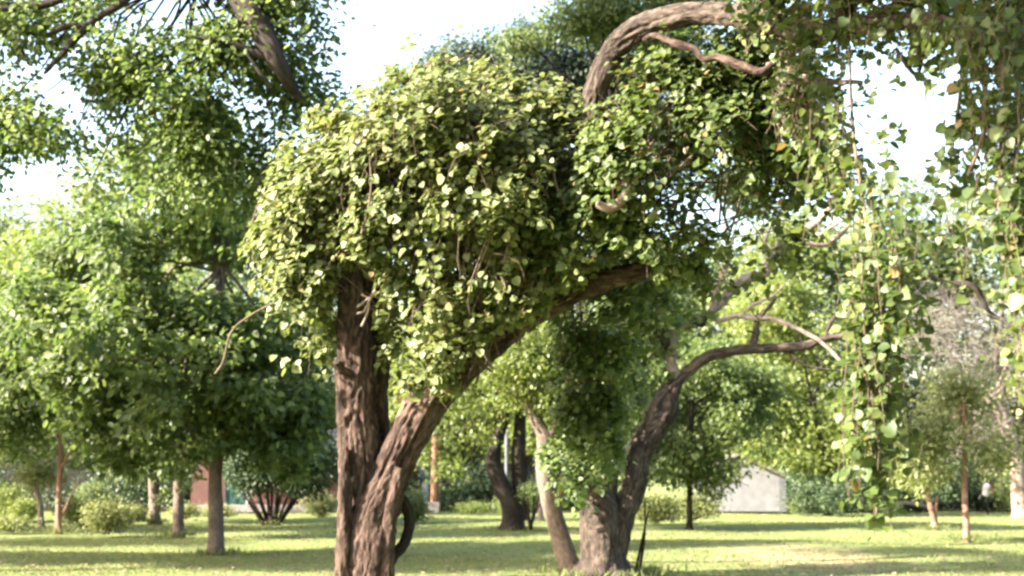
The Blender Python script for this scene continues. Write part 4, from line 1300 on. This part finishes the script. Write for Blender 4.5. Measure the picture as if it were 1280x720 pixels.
def vine(name, label, blobs, d0, nst, steps, fill, mat, nsingle, size=(.05, .085), stemfrac=.05, clear=(), lump=.3, tufts=.16, shoots=.2, pocket=-.1, up=0.2, front=True, level=None, gap=None, gscale=1.6, lit=.5, base=None, extra_start=None):
    C, Rr, W = blob_arrays(blobs, d0)
    rt = root(name, C.mean(0) if base is None else base, label, 'vine')
    k = RNG.choice(len(C), size=nst * 2, p=W)
    u = rand_unit(nst * 2)
    u[:, 2] = np.abs(u[:, 2]) * np.where(RNG.random(nst * 2) < .75, 1, -1)
    if front:
        u[:, 1] = np.where(RNG.random(nst * 2) < .62, -np.abs(u[:, 1]), u[:, 1])
    p = C[k] + u * Rr[k] * RNG.uniform(.84, 1.06, nst * 2)[:, None]
    p = C[k] + (p - C[k]) * (1 + lump * vnoise(p * 3.2, 91) + lump * .7 * vnoise(p * 7, 92))[:, None]
    inside = np.zeros(len(p), bool)
    for c, r in zip(C, Rr):
        inside |= np.linalg.norm((p - c) / r, axis=1) < .8
    p, u, k = p[~inside][:nst], u[~inside][:nst], k[~inside][:nst]
    if gap is not None:
        kk = vnoise(p * gscale, 77) + .5 * vnoise(p * gscale * 2.2, 78) > gap
        p, u, k = p[kk], u[kk], k[kk]
    nr = unit(u / Rr[k])
    pts, dirs, normals, mask, length = strands(p, nr, steps, .05, C, Rr)
    pos, R, sz = strand_leaves(pts, dirs, normals, mask, 1.15, size, lit=lit)
    kk = vnoise(pos * 2.7, 95) + .6 * vnoise(pos * 6.0, 96) > pocket
    pos, R, sz = pos[kk], R[kk], sz[kk]
    # tufts that stand out of the surface
    nt_ = int(nst * tufts)
    if nt_:
        j = RNG.choice(len(p), nt_)
        rt_ = RNG.uniform(.07, .2, nt_)
        m_ = 46
        uu = rand_unit(nt_ * m_).reshape(nt_, m_, 3)
        uu = unit(uu + nr[j][:, None] * .7 + np.array([0, 0, .15]))
        tp_ = (p[j] + nr[j] * rt_[:, None] * .3)[:, None] + uu * rt_[:, None, None] * RNG.uniform(.35, 1.1, (nt_, m_, 1)) * np.array([1, 1, 1.25])
        tp_ = tp_.reshape(-1, 3); uf = uu.reshape(-1, 3)
        pos = np.concatenate([pos, tp_])
        R = np.concatenate([R, frames(uf * .45 + np.array([0, 0, .65]) + SUN * .4 + rand_unit(len(uf)) * .7, uf * .8 + np.array([0, 0, -.6]) + rand_unit(len(uf)) * .6)])
        sz = np.concatenate([sz, RNG.uniform(size[0], size[1], len(uf)) * .95])
    # loose shoots that leave the mass
    ns_ = int(nst * shoots)
    js = RNG.choice(len(p), ns_)
    q_ = p[js].copy(); dq = unit(nr[js] + rand_unit(ns_) * .6 + np.array([0, 0, .35]))
    ls = RNG.integers(4, 13, ns_); SP = [q_.copy()]; SD = [dq.copy()]
    for _ in range(12):
        dq = unit(dq + RNG.normal(0, .22, (ns_, 3)) + np.array([0, 0, -.16])); q_ = q_ + dq * .042
        SP.append(q_.copy()); SD.append(dq.copy())
    SP, SD = np.stack(SP, 1), np.stack(SD, 1)
    ms = np.arange(13)[None] < ls[:, None]
    a_, b2, c2 = strand_leaves(SP, SD, np.repeat(nr[js][:, None], 13, 1), ms, 1.0, (size[0] * .8, size[1] * .95), lit=lit)
    pos = np.concatenate([pos, a_]); R = np.concatenate([R, b2]); sz = np.concatenate([sz, c2])
    # inner leaves that close the mass
    if fill:
        q, n2, _ = sample_blobs(C, Rr * .85, W, fill, .45)
        if gap is not None:
            kk = vnoise(q * gscale, 77) + .5 * vnoise(q * gscale * 2.2, 78) > gap
            q, n2 = q[kk], n2[kk]
        pos = np.concatenate([pos, q])
        R = np.concatenate([R, frames(n2 + rand_unit(len(q)) * .8, np.array([0, 0, -1.]) + rand_unit(len(q)) * .7)])
        sz = np.concatenate([sz, RNG.uniform(size[0], size[1], len(q)) * 1.1])
    kk = keep_clear(pos, clear) & (vnoise(pos * 6.5, 93) + .5 * vnoise(pos * 14, 94) > -.34)
    pos, R, sz = pos[kk], R[kk], sz[kk]
    split_leaves(pos, R, sz, mat, rt, nsingle)
    if clear:
        kk = keep_clear(pts[:, 0], clear) & keep_clear(pts[:, -1], clear)
        pts, length = pts[kk], np.asarray(length)[kk]
    g = Geo()
    kk = keep_clear(SP[:, 0], clear)
    strand_stems(g, SP[kk], ls[kk], range(int(kk.sum())), .0035)
    strand_stems(g, pts, length, np.arange(0, len(pts), max(1, int(1 / stemfrac))))
    # inner tangle
    for i in range(int(len(pts) * stemfrac * .7)):
        a = C[RNG.integers(len(C))]
        c = pts[RNG.integers(len(pts)), 0]
        g.tube([a + RNG.normal(0, .1, 3), (a + c) / 2 + RNG.normal(0, .12, 3), c], [.010, .008, .004], sides=4, step=.15)
    g.build('stems', M_STEM, rt, kind='stuff')
    return rt, C, Rr


# mound of vine over the trunk
ST = P(421, 340, D); ST2 = P(474, 340, D)
CLEAR_STEM = ('box', (ST[0], ST2[0], -1, ST[2]))
CLEAR_FORK = ('box', (ST2[0] - .01, P(492, 400, D)[0], -1, P(480, 470, D)[2]))
CLEAR_LIMB = ('line', [P(480, 505, D), P(545, 492, D), P(575, 470, D), P(620, 425, D), P(655, 405, D), P(700, 378, D), P(770, 346, D), P(880, 340, D - .4)])
rt, C1, R1 = vine('mounded_vine', 'big mound of heart leaved vine heaped over the two trunk stems',
     [(560, 238, 0, 145, 108, .95), (640, 222, .1, 105, 76, .8), (475, 245, .1, 86, 98, .8), (415, 285, .15, 48, 70, .5), (560, 300, -.15, 95, 120, .65), (535, 400, -.2, 52, 85, .42),
      (690, 250, .25, 85, 105, .7), (640, 330, .2, 90, 70, .6), (560, 158, .3, 74, 42, .6), (398, 340, .2, 32, 46, .3), (715, 225, .3, 52, 42, .4), (590, 430, .1, 45, 35, .35), (500, 128, .1, 34, 22, .28), (612, 122, .1, 34, 22, .28), (372, 232, .15, 16, 26, .2), (352, 330, .15, 20, 28, .2), (640, 395, -.3, 42, 26, .22), (590, 455, -.3, 26, 20, .2), (545, 98, .2, 20, 16, .2), (700, 350, -.25, 40, 24, .25)],
     D, 3500, 12, 9000, M_VINE, 290, size=(.042, .072), stemfrac=.15, pocket=.02, lump=.4, clear=(CLEAR_STEM, CLEAR_FORK, CLEAR_LIMB))
# pale vine stems lying over the mound: each a runner of its own
for sp in ([(660, 160), (668, 185), (666, 215), (690, 245)], [(575, 200), (583, 232), (590, 262), (594, 290)], [(610, 140), (602, 170), (570, 195)], [(462, 190), (466, 225), (458, 262), (450, 290)], [(398, 228), (402, 255), (405, 290)],
           [(625, 345), (630, 360), (627, 378)], [(340, 378), (312, 395), (290, 415), (278, 450), (272, 468)], [(655, 270), (640, 285), (625, 330)], [(690, 200), (700, 230), (706, 262)]):
    g = Geo()
    dd = D - .86 if sp[0][0] > 420 else D - .1
    p_, r_ = px_path([(x + RNG.normal(0, 2), y + RNG.normal(0, 2), dd, 1.5) for x, y in sp]); g.tube(p_, r_, sides=8, step=.04, rough=.001)
    g.build('runner', M_STEM, rt)

# curtain left of the left stem
vine('curtain_vine', 'curtain of vine hanging left of the left stem', [(398, 300, 0, 34, 66, .32), (384, 345, 0, 26, 50, .26), (378, 262, .1, 30, 46, .28), (402, 380, .1, 18, 34, .2)], D - .1, 560, 12, 900, M_VINE, 120, size=(.042, .07), clear=(CLEAR_STEM,))

# second mass under the arching limb
D2 = 11.2
vine('draped_vine', 'mass of vine draped below the arching limb', [(845, 140, .1, 52, 58, .5), (805, 215, .1, 68, 72, .6), (880, 190, .1, 80, 90, .65), (930, 140, .2, 62, 65, .6), (900, 270, .3, 80, 70, .6), (800, 290, .3, 75, 60, .6), (960, 190, .2, 48, 70, .5), (745, 300, .5, 60, 60, .5), (1000, 215, .5, 40, 34, .5), (975, 60, -.1, 50, 30, .4), (885, 95, .3, 50, 34, .4), (960, 110, .4, 40, 40, .4)],
     D2, 1900, 11, 4600, M_VINE2, 290, stemfrac=.09, size=(.042, .07), gap=-.3, clear=(CLEAR_LIMB,))
# column hanging from the side limb
vine('column_vine', 'dark column of vine hanging from the low side limb', [(740, 400, 0, 32, 45, .28), (738, 460, 0, 27, 60, .24), (740, 530, 0, 25, 56, .2), (785, 362, 0, 50, 20, .3), (700, 340, .1, 40, 40, .4)],
     D + 1.2, 560, 14, 1300, M_PECAN, 160, size=(.045, .07), stemfrac=.08, gap=-.25, lump=.3)
# vine on the old trunk
vine('trunk_vine', 'vine clinging to the thick old trunk and its forks', [(740, 560, 0, 38, 36, .45), (712, 585, -.2, 22, 26, .35), (768, 575, .1, 20, 30, .3), (760, 480, .5, 45, 60, .4), (748, 600, -.4, 26, 14, .3), (800, 420, .6, 34, 30, .4)],
     22.2, 460, 12, 1500, M_PECAN, 40, size=(.06, .09), stemfrac=.03, gap=-.2)


def hanging(name, label, starts, mat, nsingle, per=1.0, size=(.06, .09), seg=.05, sway=.18, tassel=True, trunks=()):
    """starts: (px, py top, d, spread px, n strands, bottom py)"""
    P0, LN = [], []
    for px, py, d, sp, n, bot in starts:
        for _ in range(n):
            x = px + RNG.normal(0, .5) * sp
            y = py + RNG.uniform(-10, 30)
            p = P(x, y, d + RNG.normal(0, .12))
            P0.append(p)
            l = (bot - py) / F * d / seg * (1 - .55 * RNG.random() ** 1.5)
            LN.append(max(5, int(l * 1.12)))
    P0 = np.array(P0); LN = np.array(LN)
    n = len(P0); steps = int(LN.max()) + 1
    rt = root(name, P0.mean(0), label, 'vine')
    p = P0.copy(); d = unit(RNG.normal(0, .3, (n, 3)) + np.array([0, 0, -1]))
    pts, dirs = [p.copy()], [d.copy()]
    for s in range(steps):
        d = unit(d + RNG.normal(0, sway, (n, 3)) + np.array([0, 0, -.3]))
        p = p + d * seg
        pts.append(p.copy()); dirs.append(d.copy())
    pts, dirs = np.stack(pts, 1), np.stack(dirs, 1)
    normals = unit(np.stack([RNG.normal(-.25, .8, pts.shape[:2]), RNG.normal(-.5, .8, pts.shape[:2]), RNG.normal(.15, .4, pts.shape[:2])], -1))
    mask = np.arange(steps + 1)[None] < LN[:, None]
    pos, R, sz = strand_leaves(pts, dirs, normals, mask, per, size, lit=.3)
    split_leaves(pos, R, sz, mat, rt, nsingle)
    g = Geo()
    strand_stems(g, pts, LN, range(n), .0035)
    g.build('stems', M_STEM, rt, kind='stuff')
    for sp in trunks:
        g = Geo(); q, r_ = px_path(sp); g.tube(q, r_, sides=10, step=.05, rough=.002)
        g.build('woody_stem', M_STEM, rt)
    return rt


hanging('trailing_vine', 'long trailing vine dangling to a point above the lawn',
        [(1095, 250, 7.4, 34, 10, 480), (1092, 300, 7.2, 30, 11, 560), (1090, 360, 7.2, 32, 14, 630), (1086, 430, 7.1, 26, 12, 640), (1092, 470, 7.2, 18, 9, 664), (1078, 200, 7.8, 60, 9, 330), (1050, 130, 8.2, 40, 7, 250), (1120, 290, 7.6, 26, 4, 420)],
        M_VINE2, 290, sway=.10, per=1.5, size=(.035, .06), trunks=[[(1062, 60, 8.6, 1.6), (1066, 160, 8.2, 2), (1080, 260, 7.8, 2), (1090, 360, 7.4, 2), (1084, 460, 7.2, 2), (1092, 560, 7.2, 2), (1096, 650, 7.2, 1)]])
hanging('curtain_creeper', 'loose curtain of creeper hanging at the right edge of the view',
        [(1255, 10, 6.9, 60, 34, 220), (1270, 120, 6.6, 44, 18, 420), (1285, 240, 6.5, 30, 14, 520), (1215, 120, 7.2, 30, 11, 330), (1190, 190, 7.3, 26, 6, 320), (1240, 40, 7.2, 60, 10, 180), (1205, 20, 7.6, 60, 12, 110), (1320, 80, 6.4, 50, 12, 500)],
        M_VINE2, 290, per=1.5, size=(.034, .058), trunks=[[(1225, 40, 7.4, 3), (1232, 120, 7.0, 3.2), (1240, 180, 6.8, 3.2), (1262, 230, 6.7, 3), (1290, 300, 6.5, 3)], [(1250, 60, 7, 2.4), (1255, 150, 6.8, 2.6), (1248, 230, 6.7, 2.4), (1256, 330, 6.6, 2)],
         [(1195, 30, 7.6, 2.5), (1202, 90, 7.4, 2.4), (1196, 150, 7.2, 2.2), (1188, 200, 7.2, 1.6)], [(1232, 110, 6.9, 3), (1228, 170, 6.8, 2.8), (1210, 220, 6.8, 2)]])
hanging('overhead_creeper', 'leafy shoots spilling from the arching limb against the sky',
        [(1040, 10, 9.4, 90, 20, 110), (1100, 0, 8.8, 70, 12, 100), (1170, 0, 8.2, 60, 12, 100), (1000, 60, 9.8, 50, 14, 190), (1035, 100, 9.5, 50, 14, 260), (1105, 90, 8.4, 18, 2, 190), (1090, 40, 8.8, 30, 3, 120), (1060, -30, 9.2, 120, 14, 60), (1200, -40, 7.8, 120, 16, 60)],
        M_VINE2, 260, per=1.5, size=(.038, .064))
hanging('reaching_creeper', 'sparse creeper shoots crossing the gap above the bare limbs',
        [(1020, 180, 9.5, 50, 7, 260), (1170, 262, 8, 40, 4, 320), (1200, 260, 7.8, 50, 6, 330), (1065, 340, 9, 50, 6, 420)],
        M_VINE2, 120, per=1.0, size=(.04, .068))

vine('canopy_vine', 'dark leafy vine riding on top of the arching limb at the upper right',
     [(1010, -40, .9, 70, 40, .5), (1080, -45, .4, 70, 45, .5), (1160, -40, -.2, 70, 50, .5), (1240, -10, -.8, 60, 60, .5), (1265, 60, -1.1, 32, 45, .35), (1330, 0, -1.6, 70, 80, .6), (930, -60, 1.4, 60, 40, .5), (1050, -120, 0, 150, 60, .8), (1230, -120, -1, 120, 60, .8), (1210, 40, -.9, 40, 30, .4)],  # unseen blobs above the frame are added to shade the limb
     9.2, 1300, 8, 4600, M_VINE2, 120, size=(.038, .062), gap=-.2, gscale=2.6, lump=.3)

_q = P(1060, 32, D - 2.6)
g = Geo(); g.tube([_q, _q + np.array([-.5, -1.2, 1.4]), np.array([.9, 6.9, 5.6]), np.array([-.4, 6.2, 6.1])], [.07, .055, .045, .03], sides=18, step=.05, rough=.006, seed=88)
g.build('branch', M_BARK_DARK, gn)  # limb added to carry the unseen shading canopy
vine('limb_vine', 'small leafy vine tufts clinging along the top of the arch', [(850, 48, .1, 14, 9, .1), (958, 12, -.5, 26, 22, .2), (985, 42, -.7, 22, 20, .2), (940, 45, -.5, 16, 14, .15), (1010, 15, -.9, 26, 20, .2), (1060, 60, -1.3, 26, 20, .2)],
     10.9, 90, 4, 110, M_VINE, 50, size=(.04, .064), stemfrac=.1, shoots=.06)
rt = root('added_shade_vine', (.6, 6.5, 6.0), 'unseen leafy vine canopy added above the frame to shade the hanging creepers', 'vine')  # canopy out of view, added to keep sun off the creepers
C = np.array([[.5, 6.6, 6.0], [1.4, 6.9, 6.2], [-.3, 6.3, 6.0], [2.3, 7.2, 6.3], [1.0, 5.8, 6.3], [.1, 8.4, 5.8], [1.0, 8.8, 5.7], [-.6, 7.6, 6.2], [1.9, 8.9, 5.6], [-.2, 5.6, 5.2], [.7, 5.9, 4.9], [1.5, 6.2, 4.9]]); Rr = np.array([[.9, .7, .5]] * 12); W = np.ones(12) / 12
cc = crown(rt, C, Rr, W, 900, 46, .07, M_VINE2, .14, T6, .5, -.25, 1.6, .6, name='foliage')
limbs(rt, [np.array([.9, 6.9, 5.6]), np.array([-.4, 6.2, 6.0])], C, Rr, W, cc, M_STEM, .02, 30, name='stem')

# dry hanging moss-like clump
rt = root('dry_clump', P(1000, 100, 9.9), 'greyish brown clump of dead vine hanging under the arching limb', 'vine')
g = Geo()
for k in range(170):
    s = P(990 + RNG.normal(0, 9), 95 + RNG.uniform(0, 30), 9.9 + RNG.normal(0, .05))
    e = s + np.array([RNG.normal(.06, .07), RNG.normal(0, .05), -RNG.uniform(.1, .35)])
    g.tube([s, (s + e) / 2 + RNG.normal(0, .025, 3), e], [.004, .003, .002], sides=3, step=.1)
g.build('dead_stems', M_DEAD, rt, kind='stuff')
C, Rr, W = blob_arrays([(1000, 130, 0, 16, 34, .1)], 9.9)
crown(rt, C, Rr, W, 50, 14, .04, M_DRY, .04, T6, .6, -.9, name='dead_leaves')

# overhanging tree at the top left
D3 = 15.0
b = np.array([-8.6, 15.5, 0])
rt = root('overhanging_tree', b, 'dark limbed tree reaching in from above at the upper left', 'tree')
g = Geo()
g.tube([b + np.array([0, 0, -.1]), b + np.array([.1, 0, 1.2]), b + np.array([.4, 0, 2.6]), P(-150, 60, D3 + .3), P(-60, -60, D3)], [.34, .3, .27, .2, .15], sides=40, step=.08, rough=.015, flare=.6, seed=71)
g.build('trunk', M_BARK_DARK, rt)
for k, sp in enumerate([
    [(-60, -60, D3, 16), (80, -110, D3, 16), (200, -90, D3, 16), (275, -40, D3, 16), (305, 5, D3 - .35, 17), (330, 45, D3 - .45, 15), (345, 75, D3 - .5, 11), (358, 98, D3 - .4, 8), (372, 122, D3 - .2, 5)],
    [(-100, 20, D3, 10), (-40, 12, D3 - .2, 9), (20, 10, D3 - .3, 8), (60, 4, D3 - .4, 6), (110, -14, D3 - .5, 4)],
    [(200, -90, D3, 8), (165, -10, D3 - .5, 6), (125, 20, D3 - .5, 5), (105, 38, D3 - .5, 5), (80, 65, D3 - .5, 4), (55, 92, D3 - .5, 2)],
    [(105, 34, D3 - .5, 4), (85, 32, D3 - .5, 4), (58, 44, D3 - .5, 2.6)],
    [(345, 72, D3 - .5, 7), (318, 66, D3 - .5, 5), (285, 52, D3 - .5, 4), (240, 46, D3 - .5, 2.4)],
    [(298, -10, D3 - .35, 3), (302, 50, D3 - .5, 2.6), (325, 90, D3 - .5, 2.4), (340, 110, D3 - .5, 1.8)],
    [(0, 38, D3, 2.4), (25, 60, D3, 2.2), (36, 80, D3, 1.6)],
]):
    g = Geo(); p_, r_ = px_path(sp); g.tube(p_, r_, sides=24, step=.04, rough=.006, seed=72 + k); g.build('branch', M_BARK_DARK, rt)
C, Rr, W = blob_arrays([(150, 90, 0, 95, 60, 1.0), (90, 160, 0, 60, 50, .8), (230, 130, .1, 80, 60, .9), (320, 60, .2, 70, 60, .8), (370, 130, .2, 50, 70, .7), (180, 20, 0, 90, 40, .9), (350, 10, 0, 55, 30, .7), (160, 190, .2, 60, 35, .7), (40, 10, 0, 50, 16, .6), (330, 200, .3, 60, 40, .7), (-80, -20, 0, 90, 60, 1), (100, -80, .2, 120, 50, 1), (260, -80, .2, 120, 50, 1), (60, 60, 0, 60, 40, .7), (130, 30, 0, 80, 50, .8), (95, 185, 0, 50, 42, .7), (25, 130, .3, 44, 60, .6), (-40, 180, .3, 60, 60, .6), (40, 50, 0, 60, 34, .7), (200, 150, -.2, 80, 50, .8), (250, 180, 0, 60, 50, .7), (390, 60, .2, 28, 50, .5), (345, 250, .5, 50, 40, .7), (120, 230, .3, 60, 30, .6), (250, 240, .3, 60, 34, .7), (240, -30, -.3, 70, 40, .7), (270, 60, -.2, 40, 50, .5)], D3)
cc = crown(rt, C, Rr, W, 1500, 50, .078, M_PECAN, .18, T6, .7, -.04, 1.5, .6, name='crown', seed=6)
limbs(rt, [P(60, -60, D3), P(250, -20, D3)], C, Rr, W, cc, M_BARK_DARK, .03, 120)
# pale slender tree behind it
tree('slender_tree', 'slender light green tree seen in the gap at the upper left', 'tree', 190, 54,
     [(190, 600, 0, 4), (185, 450, 0, 4), (172, 300, 0, 4), (178, 200, 0, 2.5)],
     [(60, 300, 0, 75, 60, 3), (150, 240, 0, 70, 60, 3), (270, 200, 0, 60, 60, 3), (20, 360, 0, 60, 70, 3), (330, 240, .3, 50, 70, 3), (120, 390, 0, 90, 70, 3)],
     M_BRIGHT, M_BARK_GREY, nclust=420, per=60, lsize=.2, spread=.42, gap=-.1, gap_scale=.5, r0=.08, nsub=70, seed=26)

# trees standing left of the view whose crowns shade the lawn
for q, (x, y, h, rr, lab) in enumerate([(-17, 24.5, 6.2, 2.2, 'broad tree standing left of the view, nearest of the shading row'), (-24, 30, 8.5, 2.6, 'tall tree standing left of the view in the shading row'),
                                        (-22, 39, 7.0, 3.2, 'broad tree standing left of the view beside the far flower bed'), (-11.5, 22.5, 6.5, 1.7, 'slim tree standing just left of the view')]):
    rt = root('shade_tree', (x, y, 0), lab, 'tree', 'trees left of the view')
    g = Geo(); g.tube([np.array([x, y, -.1]), np.array([x + .1, y, 2]), np.array([x, y + .1, h])], [.22, .18, .1], sides=16, step=.2, rough=.01, seed=q)
    g.build('trunk', M_BARK_GREY, rt)
    C = np.array([[x, y, h], [x + rr * .8, y - .4, h - .8], [x - rr * .7, y + .5, h - .6], [x, y, h - 1.4]]); Rr = np.array([[rr, rr * .8, 1.4]] * 4); W = np.ones(4) / 4
    cc = crown(rt, C, Rr, W, 620, 50, .17, M_PECAN, .3, T4, .5, -.3, .8, .5)
    limbs(rt, [np.array([x, y, 1.5]), np.array([x, y, h - 1])], C, Rr, W, cc, M_BARK_GREY, .07, 30)

# unseen trees added behind and right of the viewer to block sky light
for q, (x, y, h, rr, lab) in enumerate([(14, 10, 7.5, 3.2, 'unseen broad tree added right of the view beyond the curtain of creeper'), (17, 22, 8.5, 3.4, 'unseen tall tree added right of the view near the lawn edge'), (11, -3, 8, 3.5, 'unseen broad tree added behind the viewer to the right'),
                                        (3, -12, 9, 4, 'unseen tall tree added directly behind the viewer'), (20, 2, 9, 4, 'unseen tall tree added far to the right behind the viewer'), (22, 34, 9, 3.5, 'unseen tall tree added right of the view beside the pale trunk')]):
    rt = root('sky_blocking_tree', (x, y, 0), lab, 'tree', 'unseen trees added to block sky light')
    g = Geo(); g.tube([np.array([x, y, -.1]), np.array([x + .1, y, 2]), np.array([x, y + .1, h])], [.25, .2, .1], sides=16, step=.2, rough=.01, seed=q)
    g.build('trunk', M_BARK_GREY, rt)
    C = np.array([[x, y, h], [x + rr * .8, y - .4, h - 1.5], [x - rr * .7, y + .8, h - 1.6], [x, y - rr * .6, h - 2.6], [x, y + rr * .6, h - 3]]); Rr = np.array([[rr, rr, 2.0]] * 5); W = np.ones(5) / 5
    cc = crown(rt, C, Rr, W, 420, 40, .25, M_PECAN, .4, T4, .5, -.6, .8, .5)
    limbs(rt, [np.array([x, y, 1.5]), np.array([x, y, h - 1])], C, Rr, W, cc, M_BARK_GREY, .07, 20)

rt = root('added_shade_tree', (-9.2, 19.5, 0), 'tall high crowned tree added unseen left of the view to throw long shade across the lawn', 'tree')  # tree out of view, added so its crown darkens the lawn
g = Geo(); g.tube([np.array([-9.2, 19.5, -.1]), np.array([-9.0, 19.6, 4]), np.array([-8.2, 19.6, 8.5])], [.3, .25, .14], sides=18, step=.2, rough=.01, seed=8)
g.build('trunk', M_BARK_GREY, rt)
C = np.array([[-7.5, 19, 10.6], [-4.8, 20, 10.8], [-3, 21.5, 10.9], [-6, 22, 11.2], [-8.5, 24, 10.5], [-1.2, 23.5, 12]]); Rr = np.array([[1.9, 1.1, 1.1]] * 6); W = np.ones(6) / 6
cc = crown(rt, C, Rr, W, 700, 50, .15, M_PECAN, .3, T4, .5, -.25, .8, .5)
limbs(rt, [np.array([-9.0, 19.6, 5]), np.array([-8.2, 19.6, 8.5])], C, Rr, W, cc, M_BARK_GREY, .07, 40)
